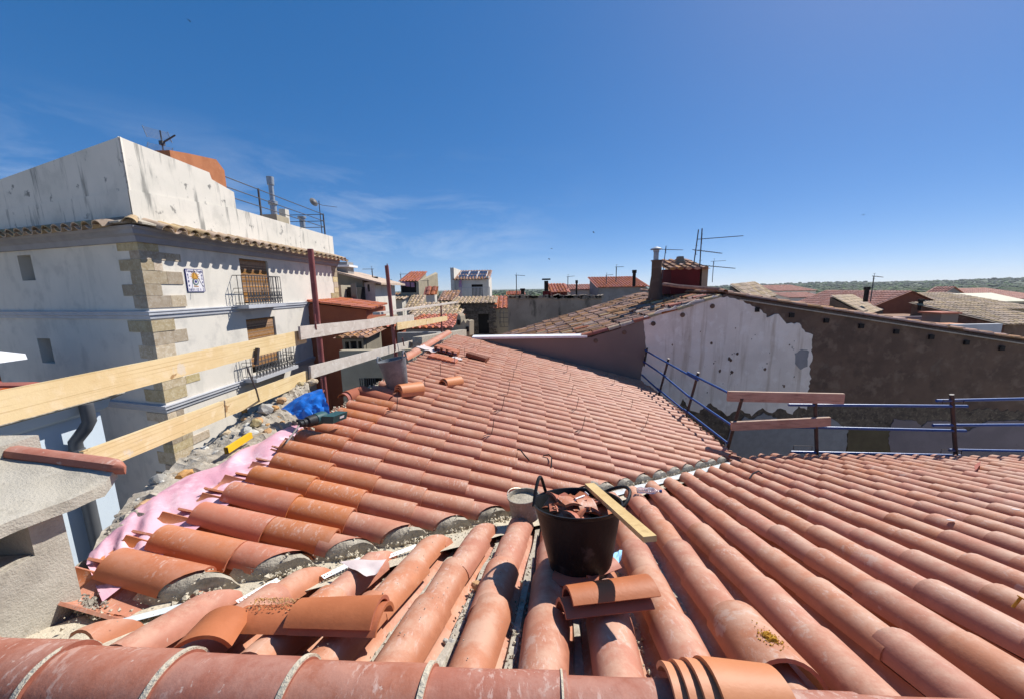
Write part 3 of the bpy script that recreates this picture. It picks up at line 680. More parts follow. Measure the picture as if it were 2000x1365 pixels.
# quoins
def quoin_col(C0, sR, sL, z0, z1, seedv, la=(.52, .95), lb=(.38, .70), t=.022):
    rnd = random.Random(seedv); z = z1; i = 0
    while z > z0 + .1:
        h = rnd.uniform(.2, .36); t = rnd.uniform(.012, .036); zz = max(z0, z - h)
        a = (la[1] if i % 2 else la[0]) * rnd.uniform(.78, 1.25); b = (lb[0] if i % 2 else lb[1]) * rnd.uniform(.78, 1.25)
        g = .008
        def ring(zq, sh=0):
            return [C0 + nR * t + nL * t + V((0, 0, zq)), C0 + sR * a + nR * t + V((0, 0, zq)), C0 + sR * a - nR * .03 + V((0, 0, zq)), C0 - nR * .03 - nL * .03 + V((0, 0, zq)),
                    C0 + sL * b - nL * .03 + V((0, 0, zq)), C0 + sL * b + nL * t + V((0, 0, zq))]
        if rnd.random() < .45:       # course split in two stones
            ks = rnd.uniform(.45, .6) * a
            MB().prism([C0 + sR * (ks + g) + nR * t + V((0, 0, zz + g)), C0 + sR * a + nR * t + V((0, 0, zz + g)), C0 + sR * a - nR * .03 + V((0, 0, zz + g)), C0 + sR * (ks + g) - nR * .03 + V((0, 0, zz + g))],
                       [C0 + sR * (ks + g) + nR * t + V((0, 0, z)), C0 + sR * a + nR * t + V((0, 0, z)), C0 + sR * a - nR * .03 + V((0, 0, z)), C0 + sR * (ks + g) - nR * .03 + V((0, 0, z))]).part('quoin_stone', 'stone', big)
            a = ks
        MB().prism(ring(zz + g), ring(z)).part('quoin_stone', 'stone', big)
        z = zz; i += 1
bandh = .24
quoin_col(CB, dR, dL, zb1 + .01, ZE - .02, 3); quoin_col(CB, dR, dL, zb2 + .01, zb1 - bandh, 5); quoin_col(CB, dR, dL, -7, zb2 - bandh, 8)
CE = CB + dR * (LR - .02)
for z in [ZE - .05 - .27 * q for q in range(0, 22)]:
    if abs(z - zb1 + .14) < .25: continue
    q = random.uniform(.4, .5) if int(z * 7) % 2 else random.uniform(.75, .95)
    MB().prism([PR(LR - q, z - .255, .02), PR(LR + .02, z - .255, .02), PR(LR + .02, z - .255, -.1), PR(LR - q, z - .255, -.1)], [PR(LR - q, z, .02), PR(LR + .02, z, .02), PR(LR + .02, z, -.1), PR(LR - q, z, -.1)]).part('quoin_stone', 'stone', big)
# mouldings between the storeys
def band(z, h, k, name='moulding', mat='bandlight', top='tileBuff'):
    mb = MB()
    prof = [(0, -h), (k * .35, -h), (k * .45, -h * .62), (k * .8, -h * .5), (k * .8, -h * .25), (k, -h * .12), (k, 0), (0, .01)]
    n = len(prof); l0 = [PR(0, 0) for _ in range(n)]
    a = [PL(LL, z + q[1], q[0]) for q in prof]; m = [CB + (nR + nL) / (1 + nR.dot(nL)) * q[0] + V((0, 0, z + q[1])) for q in prof]; c = [PR(LR + .03, z + q[1], q[0]) for q in prof]
    mb.add(a + m + c, [tuple(range(n))[::-1], tuple(range(2 * n, 3 * n))] + [(l * n + i, l * n + (i + 1) % n, (l + 1) * n + (i + 1) % n, (l + 1) * n + i) for l in (0, 1) for i in range(n)])
    mb.part(name, mat, big)
band(zb1, .2, .10); band(zb2, .2, .10); band(ZE + .30, .36, .26, 'cornice', 'band')
# eave tiles
ET = tile_mb(.6, .172, .16, 84, .02, 10).mesh('eave_tile', 'tileBuff', True)
zt = ZE + .47
ETc = tile_mb(.6, .15, .14, 70, .02, 8).xf(Matrix.Rotation(math.pi, 4, 'X')).mesh('channel_tile', 'tileBuff', True)
def eave(PF, d, n, ln, s0=.3):
    s = s0
    while s < ln:
        o2_ = PF(s + .1925, zt - .10, .0); link('channel_tile', ETc, big, frame(o2_, n + V((0, 0, -.33)), n * .33 + V((0, 0, 1))))
        o = PF(s, zt + .10, .02); link('eave_tile', ET, big, frame(o, n + V((0, 0, -.33)), n * .33 + V((0, 0, 1)))); s += .385
eave(PR, dR, nR, LR + .2); eave(PL, dL, nL, LL)
link('hip_tile', tile_mb(.62, .13, .11, 84, .018, 10).mesh('hip_tile', 'tileBuff', True), big, frame(CB + V((0, 0, zt + .14)), (nR + nL).normalized() + V((0, 0, -.3)), V((0, 0, 1))))
for (PF, ln) in ((PR, LR + .22), (PL, LL)):
    MB().prism([PF(-.2, zt - .1, .40), PF(ln, zt - .1, .40), PF(ln, zt - .14, .40), PF(-.2, zt - .14, .40)], [PF(-.2, zt + .04, 0), PF(ln, zt + .04, 0), PF(ln, zt - .12, 0), PF(-.2, zt - .12, 0)]).part('eave_bed', 'mortar', big)
# parapet walls with the stepped top
zA = fR(233, 267)[1]; zLo = fR(560, 437)[1]; zld = fR(252, 372)[1]
s1, s2, s3 = fR(409, 330)[0], fR(414, 345)[0], fR(456, 360)[0]
def para(poly, PF, k0, k1, name): MB().prism([PF(s, z, k0) for s, z in poly], [PF(max(s, .2), z, k1) for s, z in poly]).part(name, 'white_stained', big)
zb = ZE + .3
para([(0, zb), (LR - .02, zb), (LR - .02, zLo), (s3, zLo + .02), (s3, zA - .38), (s2, zA - .22), (s1, zA - .04), (0, zA)], PR, -.02, -.3, 'parapet')
para([(.0, zb), (s3, zb), (s3, zLo + .01), (0, zld)], PR, .012, -.018, 'parapet_base')
zLl = fL(0, 350)[1]; sl0 = fL(0, 350)[0]
zL2 = zA + (zLl - zA) * LL / sl0
para([(.0, zb), (LL, zb), (LL, zL2), (0.0, zA)], PL, -.02, -.3, 'parapet')
para([(0, zb), (LL, zb), (LL, zld - .15), (0, zld)], PL, .012, -.018, 'parapet_base')
# terrace floor behind the parapet
ins = [CB - nR * .28 - nL * .28, CB + dR * LR - nR * .3, CB + dR * LR - nR * 6.4, CB + dL * LL - nL * .3]
MB().prism(plan(*ins, z=ZE + .1), plan(*ins, z=ZE + .5)).part('terrace_floor', 'mortar', big)
# rust-coloured stair head
sa, sb = fR(332, 300, -.5)[0], fR(426, 340, -.5)[0]
za, zc = fR(332, 297, -.6)[1], fR(430, 318, -.6)[1]
MB().prism([PR(sa, ZE, -.5), PR(sb + .3, ZE, -.5), PR(sb + .3, zc - .25, -.5), PR(sb, zc, -.5), PR(sa + .6, za + .12, -.5), PR(sa, za, -.5)],
           [PR(sa, ZE, -2.6), PR(sb + .3, ZE, -2.6), PR(sb + .3, zc - .25, -2.6), PR(sb, zc, -2.6), PR(sa + .6, za + .12, -2.6), PR(sa, za, -2.6)]).part('stair_head', 'rust_wall', big)
# terrace railing
rl = MB(); st = fR(457, 400)[0]; en = LR - .5
p1 = fR(507, 392, -.15)[0]; zr = [fR(620, y, -.15)[1] for y in (415, 428, 440)]
for z in zr: rl.tube([PR(st, z, -.15), PR(en, z, -.15)], .018, 6); rl.tube([PR(en, z, -.15), PR(en, z, -5)], .016, 5)
for s in (p1, en): rl.bar(PR(s, zLo - .05, -.15), PR(s, zr[0] + .03, -.15), .05, .05)
for k in (2, 3.6): rl.bar(PR(en, zLo - .05, -k), PR(en, zr[0], -k), .04, .04)
rl.part('terrace_railing', 'iron', big)
# balconies
def balcony(sa, sb, zf, zt, kd, root=big):
    MB().prism([PR(sa - .1, zf - .12, 0), PR(sb + .1, zf - .12, 0), PR(sb + .1, zf - .12, kd), PR(sa - .1, zf - .12, kd)], [PR(sa - .1, zf, 0), PR(sb + .1, zf, 0), PR(sb + .1, zf, kd), PR(sa - .1, zf, kd)]).part('balcony_floor', 'bandlight', root)
    m = MB(); r = .011; kk = kd - .05
    path = [(sa, .0), (sa, kk), (sb, kk), (sb, .0)]
    for z in (zt, zt - .42, zf + .42, zf + .06):
        m.tube([PR(s, z, k) for s, k in path], .014 if z == zt else .011, 5)
    nb = 13
    for i in range(nb + 1):
        s = sa + (sb - sa) * i / nb; m.tube([PR(s, zf, kk), PR(s, zt, kk)], r, 4)
    for s in (sa, sb):
        for k in (kk * .33, kk * .66): m.tube([PR(s, zf, k), PR(s, zt, k)], r, 4)
    # scrolled panel along the foot of the railing
    for i in range(nb):
        s = sa + (sb - sa) * (i + .5) / nb; w = (sb - sa) / nb * .42
        for z in (zf + .15, zf + .32):
            m.tube([PR(s + w * math.cos(q * .9), z + .075 * math.sin(q * .9), kk) for q in range(8)], .009, 4)
        m.tube([PR(s - w, zf + .06, kk), PR(s + w, zf + .42, kk)], .008, 4); m.tube([PR(s + w, zf + .06, kk), PR(s - w, zf + .42, kk)], .008, 4)
    m.part('balcony_railing', 'iron', root)
KD = .5
balcony(fR(456, 560, 0)[0], fR(551, 560, KD)[0], zb1 + .03, zb1 + 1.0, KD); balcony(fR(474, 720, 0)[0], fR(578, 700, KD)[0], zb2 + .03, zb2 + 1.0, KD)
# ceramic sundial
q0, q1 = fR(363, 548)[0], fR(396, 548)[0]; zt_, zb_ = fR(380, 527)[1], fR(380, 570)[1]
sdl = T('sundial', 'white ceramic tile sundial with gothic motto, hour numerals and golden sun on the white facade', 'sundial', PR((q0 + q1) / 2, zb_, .02))
MB().prism([PR(q0, zb_, .025), PR(q1, zb_, .025), PR(q1, zt_, .025), PR(q0, zt_, .025)], [PR(q0, zb_, 0), PR(q1, zb_, 0), PR(q1, zt_, 0), PR(q0, zt_, 0)]).part('face', 'ceramic', sdl)
bw = .012; bm_ = MB(); e = .029
for a, b in (((q0, zb_), (q1, zb_)), ((q1, zb_), (q1, zt_)), ((q1, zt_), (q0, zt_)), ((q0, zt_), (q0, zb_))): bm_.bar(PR(*a, .015), PR(*b, .015), bw, .03, nR)
bm_.part('border', 'navy', sdl)
ws, hs_ = q1 - q0, zt_ - zb_
def disc(name, mat, fs, fz, r, k, n=20, inner=0):
    c = PR(q0 + ws * fs, zb_ + hs_ * fz, k); ring = [c + dR * (r * math.cos(2 * math.pi * i / n)) + V((0, 0, r * math.sin(2 * math.pi * i / n))) for i in range(n)]
    MB().prism(ring, [q - nR * .004 for q in ring]).part(name, mat, sdl)
sun_ = MB(); c = PR(q0 + ws * .5, zb_ + hs_ * .68, .028)
for i in range(14):
    a = 2 * math.pi * i / 14; r1, r2 = .09, .19 if i % 2 else .15
    d = lambda r, t: c + dR * (r * math.cos(t)) + V((0, 0, r * math.sin(t)))
    sun_.prism([d(r1, a - .2), d(r2, a), d(r1, a + .2)], [d(r1, a - .2) - nR * .003, d(r2, a) - nR * .003, d(r1, a + .2) - nR * .003])
sun_.part('sun_rays', 'ochre', sdl); disc('sun_disc', 'ochre', .5, .68, .1, .031); disc('emblem', 'sage', .5, .44, .1, .031); disc('emblem_ring', 'ceramic', .5, .44, .062, .034); disc('emblem_core', 'navy', .5, .45, .04, .037)
def lettering(txt, fs, fz, size, mat='navy'):
    cu = bpy.data.curves.new('lettering', 'FONT'); cu.body = txt; cu.size = size; cu.align_x = 'CENTER'; cu.align_y = 'CENTER'; cu.extrude = .002; cu.resolution_u = 2
    tmp = bpy.data.objects.new('lettering', cu); C.objects.link(tmp); dg = bpy.context.evaluated_depsgraph_get()
    me = bpy.data.meshes.new_from_object(tmp.evaluated_get(dg)); bpy.data.objects.remove(tmp)
    me.materials.clear(); me.materials.append(X[mat])
    M = Matrix((dR, V((0, 0, 1)), nR)).transposed().to_4x4(); M.translation = PR(q0 + ws * fs, zb_ + hs_ * fz, .0285)
    link('lettering', me, sdl, M)
lettering('Tempus Fugit', .5, .91, ws * .175)
for t, a, b in (('6', .1, .75), ('7', .1, .6), ('8', .1, .45), ('9', .1, .25), ('10', .13, .08), ('11', .34, .08), ('12', .55, .08), ('1', .74, .08), ('2', .91, .08), ('3', .91, .24), ('4', .91, .42), ('5', .91, .58), ('6', .91, .74)):
    lettering(t, a, b, ws * .17)
lettering('Anno', .5, .24, ws * .13, 'ochre')
g_ = PR(q0 + ws * .47, zt_ - .02, .03)
MB().tube([g_, g_ + nR * .22 + V((0, 0, -.5))], .008, 5).part('gnomon', 'iron', sdl)
# things on the terrace
def yagi(name, label, base, h, booms, group='television aerials on the roofs', r=.02, mat='iron', lean=0.0):
    t = T(name, label, 'aerial', base, group)
    b = V(base); top = b + V((lean, 0, h)); MB().tube([b, top], r, 5).part('mast', mat, t)
    for (z, ang, ln, ne, el) in booms:
        p = b + (top - b) * (z / h); d = V((math.cos(ang), math.sin(ang), random.uniform(-.12, .1))); m = MB().tube([p - d * .12, p + d * ln], r * .7, 4); sd_ = V((-d.y, d.x, 0))
        for i in range(ne):
            q = p + d * (ln * (i + .5) / ne); e = el * (1 - .4 * i / ne); m.tube([q - sd_ * e, q + sd_ * e], r * .3, 3)
        m.tube([p + d * .02 + V((0, 0, -el)), p + d * .02 + V((0, 0, el))], r * .35, 3)
        for s in (-1, 1): m.tube([p + d * .02 + V((0, 0, el * s)) - sd_ * el * .5, p + d * .02 + V((0, 0, el * s)) + sd_ * el * .5], r * .3, 3)
        m.part('boom', mat, t)
    return t
def grid_aerial():
    b = PR(fR(319, 296, -.9)[0], za - .1, -.9); t = T('grid_aerial', 'uhf aerial with two reflector grids above the rust-coloured stair head', 'aerial', b)
    MB().tube([b, b + V((0, 0, .72))], .018, 6).part('mast', 'iron', t)
    c = b + V((0, 0, .38)); u = V((.55, .83, 0)).normalized()
    for s, tl in ((1, .35), (-1, .55)):
        m = MB(); up = V((-.25 * u.y, .25 * u.x, s)).normalized(); o = c + V((.0, -.05, .04 * s))
        for i in range(8):
            q = o + up * (.05 + .036 * i) + V((0, -tl * .025 * i, 0)); m.tube([q - u * .27, q + u * .27], .006, 4)
        for e in (-.27, .27): m.bar(o + u * e + up * .03, o + u * e + up * .33 + V((0, -tl * .2, 0)), .022, .015)
        m.part('reflector', 'galv', t)
    d = (u * .8 + V((.3, -.2, .75))).normalized(); m = MB().bar(c, c + d * .42, .035, .035)
    for i in range(7): q = c + d * (.1 + .05 * i); m.tube([q - V((.07, -.04, 0)), q + V((.07, -.04, 0))], .006, 4)
    m.part('boom', 'iron', t); MB().box(c, (.1, .1, .11)).part('junction_box', 'iron', t)
grid_aerial()
def lathe_thing(prof, base, mat): return MB().lathe(prof, Matrix.Translation(base), 16)
kf = -1.6
sf, zf = fR(537, 432, kf); fl = T('flue_chimney', 'tall galvanised flue with cowl on a rendered block on the terrace', 'chimney', PR(sf, ZE + .5, kf))
zt1 = fR(537, 355, kf)[1]; zc1 = fR(537, 432, kf)[1]
MB().box(PR(sf, (ZE + .5 + zc1) / 2 + .1, kf), (.75, .9, zc1 - ZE - .3)).part('base_block', 'beige_wall', fl)
MB().box(PR(sf + .75, (ZE + zc1) / 2 + .4, kf), (.3, .3, zc1 - ZE + .5)).part('vent_block', 'white', fl)
hF = zt1 - zc1
MB().lathe([(.13, 0), (.13, hF * .32), (.19, hF * .34), (.19, hF * .42), (.10, hF * .44), (.10, hF * .8), (.14, hF * .81), (.15, hF), (.02, hF)], Matrix.Translation(PR(sf, zc1 + .1, kf)), 14).part('pipe', 'galv', fl, True)
sf2, zf2 = fR(591, 440, kf); zz2 = fR(591, 424, kf)[1]
MB().lathe([(.13, -1.2), (.13, zz2 - zf2 - .1), (.2, zz2 - zf2 - .08), (.2, zz2 - zf2), (.02, zz2 - zf2 + .02)], Matrix.Translation(PR(sf2, zf2, kf)), 14).thing('flue_chimney', 'galv', 'short squat metal flue behind the terrace railing', 'chimney', smooth=True)
sd3, zd3 = fR(621, 430, -.3); dz = fR(612, 392, -.3)[1]
dish = T('satellite_dish', 'small dark satellite dish and aerial on the corner post of the terrace railing', 'satellite dish', PR(LR - .5, zLo, -.3))
MB().tube([PR(LR - .5, zLo, -.3), PR(LR - .5, dz + .1, -.3)], .02, 5).part('mast', 'iron', dish)
MB().lathe([(.02, .04), (.12, .02), (.20, -.04), (.21, -.04), (.12, .0), (.01, .02)], Matrix.Translation(PR(LR - .75, dz, -.4)) @ Matrix.Rotation(rad(70), 4, V((.5, 1, 0))), 14).part('reflector', 'iron', dish, True)
MB().tube([PR(LR - .75, dz, -.4), PR(LR - .2, dz - .05, -.3), PR(LR + .5, dz, .1)], .014, 4).part('arm', 'iron', dish)

# ================================================================== pale blue house low on the left
XB = -4.65
def bx_(px, py): q = atx(px, py, XB); return q.y, q.z
y1, ze = bx_(193, 795); ya, zea = bx_(0, 838)
zE2 = (ze + zea) / 2 + .13
blue = T('blue_house', 'pale blue house with a dark downpipe and terracotta roof behind the pine boards', 'house', (XB, 3, -9))
MB().prism([V((XB, -3, -9)), V((XB, y1, -9)), V((-8.4, y1 + .4, -9)), V((-8.4, -3, -9))], [V((XB, -3, zE2)), V((XB, y1, zE2)), V((-8.4, y1 + .4, zE2)), V((-8.4, -3, zE2))]).part('wall', 'blue_white', blue)
tile_slope_mb(V((-6.6, -3, zE2 + .14)), V((2.15, 0, -.12)), V((0, y1 + 3.1, 0)), .25, .4).part('roof_tiles', 'tileRed', blue, True, kind='stuff')
MB().prism([V((XB + .22, -3, zE2 - .02)), V((XB + .22, y1 + .1, zE2 - .02)), V((XB - .1, y1 + .1, zE2 - .16)), V((XB - .1, -3, zE2 - .16))], [V((XB + .22, -3, zE2 + .04)), V((XB + .22, y1 + .1, zE2 + .04)), V((-6.6, y1 + .1, zE2 + .09)), V((-6.6, -3, zE2 + .09))]).part('roof_edge', 'mortar', blue)
RL = tile_mb(.5, .13, .115, 84, .014, 10).mesh('ridge_tile', 'tileRed', True)
for i in range(int((y1 + .1) / .42)): link('ridge_tile', RL, blue, frame(V((-6.65, -.4 + .42 * i, zE2 + .13 - .004 * i)), V((0, 1, -.01)), V((0, 0, 1))))
for i in range(3): link('verge_tile', RL, blue, frame(V((-6.5 + .4 * i, y1 + .02, zE2 + .17 - .028 * i)), V((1, 0, -.07)), V((.07, 0, 1))))
MB().tube([V((XB + .2, y1 - .28, zE2 - .03)), V((XB + .2, y1 - .28, zE2 - .22)), V((XB + .16, y1 - .3, zE2 - .3)), V((XB + .08, y1 - .34, zE2 - .42)), V((XB + .075, y1 - .34, zE2 - .55)), V((XB + .075, y1 - .34, -9))], .055, 12).part('downpipe', 'pipe', blue, True)
for zc_ in (zE2 - .6, zE2 - 1.9): MB().lathe([(.062, 0), (.066, .02), (.066, .08), (.062, .1)], Matrix.Translation((XB + .075, y1 - .34, zc_)), 12).part('pipe_collar', 'pipe', blue)
MB().prism([V((XB, -3, zE2 - .20)), V((XB, y1, zE2 - .20)), V((XB + .10, y1, zE2 - .15)), V((XB + .10, -3, zE2 - .15))], [V((XB, -3, zE2 - .03)), V((XB, y1, zE2 - .03)), V((XB + .17, y1, zE2 - .03)), V((XB + .17, -3, zE2 - .03))]).part('cornice', 'blue_white', blue)
# neighbour beyond with a white canopy at the picture's left edge
MB().prism([V((-14.5, 6.8, -9)), V((-12.0, 6.8, -9)), V((-12.0, 8.4, -9)), V((-14.5, 8.4, -9))], [V((-14.5, 6.8, -1.35)), V((-12.0, 6.8, -1.35)), V((-12.0, 8.4, -1.35)), V((-14.5, 8.4, -1.35))]).thing('low_outbuilding', 'red_wall', 'low dark red outbuilding wall at the foot of the white house, under the canopy', 'outbuilding')
q = aty(2, 692, 7.0)
mb = MB().prism([V((q.x - 3, 6.4, q.z - .3)), V((q.x + .02, 6.5, q.z - .16)), V((q.x + .02, 7.35, q.z - .16)), V((q.x - 3, 7.35, q.z - .3))], [V((q.x - 3, 6.4, q.z + .35)), V((q.x + .0, 6.5, q.z - .05)), V((q.x + .0, 7.35, q.z - .05)), V((q.x - 3, 7.35, q.z + .35))])
mb.thing('canopy', 'label', 'white sloping canopy edge in front of the shaded white wall', 'canopy')

# ================================================================== neighbour's house with the bare party wall
WP = hdB * 10.5
def onW(px, py, k=0): q = onv(px, py, WP - hdB * k, hdB); return q
def W_(q): return q.dot(rdB), q.z
def PW(s, z, k=0): q = hdB * (10.5 - k) + rdB * s; q.z = z; return q       # k>0 towards the camera
def jag(pts, n=7, amp=.05, seedv=0):
    out = []
    for i in range(len(pts)):
        a, b = V(pts[i]).to_2d(), V(pts[(i + 1) % len(pts)]).to_2d(); ln = (b - a).length; m = max(1, int(ln / .07)); d = (b - a)
        nn = V((-d.y, d.x)) / max(ln, 1e-6)
        for j in range(m):
            p = a + d * (j / m); out.append(p + nn * (amp * (noise.noise(V((p.x * 3.1, p.y * 3.1, seedv))) + .8 * noise.noise(V((p.x * 9, p.y * 9, seedv + 4))) + .9 * noise.noise(V((p.x * 26, p.y * 26, seedv + 4))))) * (1 if j else .3))
    return out
pk = W_(onW(1415, 577)); vl = W_(onW(1146, 657)); vr = W_(onW(2000, 668))
slL = (pk[1] - vl[1]) / (pk[0] - vl[0]); slR = (pk[1] - vr[1]) / (vr[0] - pk[0])
sE = 17.5; sW = -1.6
party = T('old_house', 'old neighbour house with a bare brown and white party wall and weathered tile roof', 'house', (6, 10.5, -9))
zf0 = W_(onW(1146, 657))[1]
poly = [(sW, -9), (sE, -9), (sE, pk[1] - slR * (sE - pk[0])), (pk[0], pk[1]), (vl[0], vl[1]), (sW, vl[1] - .02)]
MB().prism([PW(s, z) for s, z in poly], [PW(s, z, -.4) for s, z in poly]).part('party_wall', 'brown_wall', party)
def patch(name, pxs, mat, k, amp=.05, sd=0, ragged=True):
    p = [W_(onW(*q, k)) for q in pxs]
    if ragged: p = jag(p, amp=amp, seedv=sd)
    a = [PW(q[0], q[1], k) for q in p]; b = [PW(q[0], q[1], -.02) for q in p]
    return MB().prism(a, b).part(name, mat, party)
patch('new_render', [(914, 661), (1146, 661), (1200, 645), (1256, 625), (1262, 680), (1248, 760), (1248, 830), (914, 700)], 'pink_wall', .04, .02, 1)
patch('lime_plaster', [(1258, 619), (1300, 603), (1345, 594), (1400, 578), (1440, 586), (1488, 606), (1497, 621), (1520, 614), (1536, 633), (1562, 631), (1573, 649), (1588, 654), (1583, 720), (1576, 800), (1560, 792), (1548, 809), (1525, 797), (1508, 806), (1490, 796), (1468, 812), (1447, 800), (1420, 812), (1400, 795), (1388, 786), (1366, 806), (1345, 798), (1335, 778), (1318, 800), (1250, 760), (1252, 690)], 'lime_wall', .03, .055, 2)
patch('cement_patch', [(1552, 690), (1566, 682), (1580, 686), (1577, 715), (1564, 722), (1553, 710)], 'grey_patch', .034, .03, 5)
patch('rubble_band', [(1250, 752), (1330, 775), (1420, 795), (1577, 793), (1660, 790), (2050, 806), (2050, 830), (1880, 845), (1700, 850), (1640, 835), (1560, 820), (1430, 822), (1400, 900), (1250, 900)], 'rubble_wall', .012, .09, 3)
patch('low_plaster', [(1425, 845), (1455, 812), (1470, 818), (1492, 805), (1520, 820), (1580, 815), (1615, 812), (1640, 828), (1657, 838), (1650, 905), (1400, 905)], 'grey_patch', .03, .04, 4)
patch('earth_patch', [(1657, 836), (1742, 840), (1738, 905), (1652, 905)], 'olive_wall', .022, .03, 6)
patch('lilac_plaster', [(1746, 818), (1790, 822), (1800, 834), (1812, 822), (1870, 824), (1890, 842), (1930, 822), (2040, 820), (2040, 905), (1740, 905), (1737, 860)], 'lilac_wall', .03, .04, 7)
for i in range(26):              # chipped holes in the lime plaster
    px, py = random.uniform(1290, 1560), random.uniform(640, 780); s, z = W_(onW(px, py)); r = random.choice((.012, .018, .025, .04))
    pts = [(s + r * math.cos(a * 1.05) * random.uniform(.6, 1.3), z + 1.3 * r * math.sin(a * 1.05) * random.uniform(.6, 1.3)) for a in range(6)]
    MB().prism([PW(*q, .034) for q in pts], [PW(*q, .0) for q in pts]).part('plaster_hole', 'brown_wall', party)
for i in range(13):              # beam ends under the right verge
    s = pk[0] + .9 + .95 * i; z = pk[1] - slR * (s - pk[0]) - .22
    if s > vl[0] + 3: MB().prism([PW(s - .06, z - .1, .05), PW(s + .06, z - .1, .05), PW(s + .06, z + .02, .05), PW(s - .06, z + .02, .05)], [PW(s - .06, z - .1, -.1), PW(s + .06, z - .1, -.1), PW(s + .06, z + .02, -.1), PW(s - .06, z + .02, -.1)]).part('beam_end', 'dark', party)
for i in range(5):
    s = vl[0] + .25 + .8 * i; z = vl[1] + slL * (s - vl[0]) - .2
    MB().lathe([(.07, 0), (.065, .05), (.02, .06)], Matrix.Translation(PW(s, z, 0)) @ Matrix.Rotation(rad(90), 4, 'X'), 10).part('beam_end', 'brown_wall', party)
# white metal capping on the new render
MB().prism([PW(sW, zf0 - .03, .09), PW(vl[0], zf0 - .03, .09), PW(vl[0], zf0 + .03, .09), PW(sW, zf0 + .03, .09)], [PW(sW, zf0 - .03, -.2), PW(vl[0], zf0 - .03, -.2), PW(vl[0], zf0 + .05, -.2), PW(sW, zf0 + .05, -.2)]).part('wall_capping', 'label', party)
# weathered left slope: rows run across the picture from the ridge down to the left
D2 = 7.4; sLow = -2.4
def PN(s, d, k=0): q = hdB * (10.5 + d) + rdB * s; q.z = pk[1] + .06 - slL * (pk[0] - s) + k; return q
nL_ = V((-slL * -rdB.x, 0, 1)); dN = (PN(0, 0) - PN(1, 0)).normalized(); nN = dN.cross(hdB); nN = nN if nN.z > 0 else -nN
MB().prism([PN(pk[0], 0, -.28), PN(sLow, 0, -.28), PN(sLow, D2, -.28), PN(pk[0], D2, -.28)], [PN(pk[0], 0, -.1), PN(sLow, 0, -.1), PN(sLow, D2, -.1), PN(pk[0], D2, -.1)]).part('roof_deck', 'brown_wall', party)
OT = [tile_mb(.47, .1 + .003 * q, .08, 84, .016, 8).mesh('old_tile', 'tileOld', True) for q in range(3)]
OTb = [tile_mb(.47, .105, .085, 84, .016, 8).mesh('old_tile', m, True) for m in ('tileBuff', 'tileRed')]
cand = []
for r in range(31):
    d = .04 + .24 * r; s = pk[0] - .1; j = 0
    while s > sLow + .3:
        cand.append((PN(s, d).length, s, d, r)); s -= .38; j += 1
cand = [c for c in cand if not (c[2] < .1 and c[1] < vl[0] - .2)]
cand.sort(); rest = MB(); cnt = 0
for L_, s, d, r in cand:
    x = dN + hdB * random.uniform(-.09, .09) + V((0, 0, random.uniform(-.01, .06)))
    M = frame(PN(s + random.uniform(-.04, .04), d + random.uniform(-.02, .02), .02 + random.uniform(-.012, .02)), x, nN)
    me = random.choice(OTb) if (random.random() < .12 or r == 0) else random.choice(OT)
    if cnt < 300: link('old_tile', me, party, M); cnt += 1
    else: rest.add([M @ v.co for v in me.vertices], [tuple(p.vertices) for p in me.polygons])
rest.part('old_tiles', 'tileOld', party, True, kind='stuff')
ch = MB()
for r in range(30):
    d = .16 + .24 * r; ch.prism([PN(pk[0] - .05, d - .07, -.02), PN(pk[0] - .05, d, -.075), PN(pk[0] - .05, d + .07, -.02)], [PN(sLow, d - .07, -.02), PN(sLow, d, -.075), PN(sLow, d + .07, -.02)])
ch.part('channel_tiles', 'tileOld', party, kind='stuff')
for i in range(18):
    link('ridge_tile', OT[1], party, frame(PN(pk[0] + .02, .42 * i, .1 + random.uniform(-.02, .02)), hdB + V((random.uniform(-.05, .05), 0, random.uniform(-.03, .03))), V((0, 0, 1))))
# right slope and its front verge
def PN2(s, d, k=0): q = hdB * (10.5 + d) + rdB * s; q.z = pk[1] + .06 - slR * (s - pk[0]) + k; return q
tile_slope_mb(PN2(pk[0], .25, .03), PN2(sE, .25, .03) - PN2(pk[0], .25, .03), hdB * 7, .25, .4).part('old_tiles', 'tileOld', party, True, kind='stuff')
MB().prism([PN2(pk[0], .03, -.16), PN2(sE, .03, -.16), PN2(sE, D2, -.16), PN2(pk[0], D2, -.16)], [PN2(pk[0], .03, -.03), PN2(sE, .03, -.03), PN2(sE, D2, -.03), PN2(pk[0], D2, -.03)]).part('roof_deck', 'brown_wall', party)
VT = tile_mb(.5, .085, .08, 84, .016, 8).mesh('verge_tile', 'pink_wall', True)
VT2 = tile_mb(.5, .075, .068, 84, .014, 8).mesh('verge_tile', 'tileOld', True)
n = int((sE - pk[0]) / .42); dV = (PN2(1, 0) - PN2(0, 0)).normalized()
for i in range(n): link('verge_tile', VT2, party, frame(PN2(pk[0] + .1 + .42 * i, .05, .06), dV, V((slR, 0, 1))))
MB().prism([PN2(pk[0] + .4, -.05, -.13), PN2(sE, -.05, -.13), PN2(sE, -.05, -.10), PN2(pk[0] + .4, -.05, -.10)], [PN2(pk[0] + .4, .1, -.13), PN2(sE, .1, -.13), PN2(sE, .1, -.10), PN2(pk[0] + .4, .1, -.10)]).part('mortar_line', 'mortar', party)
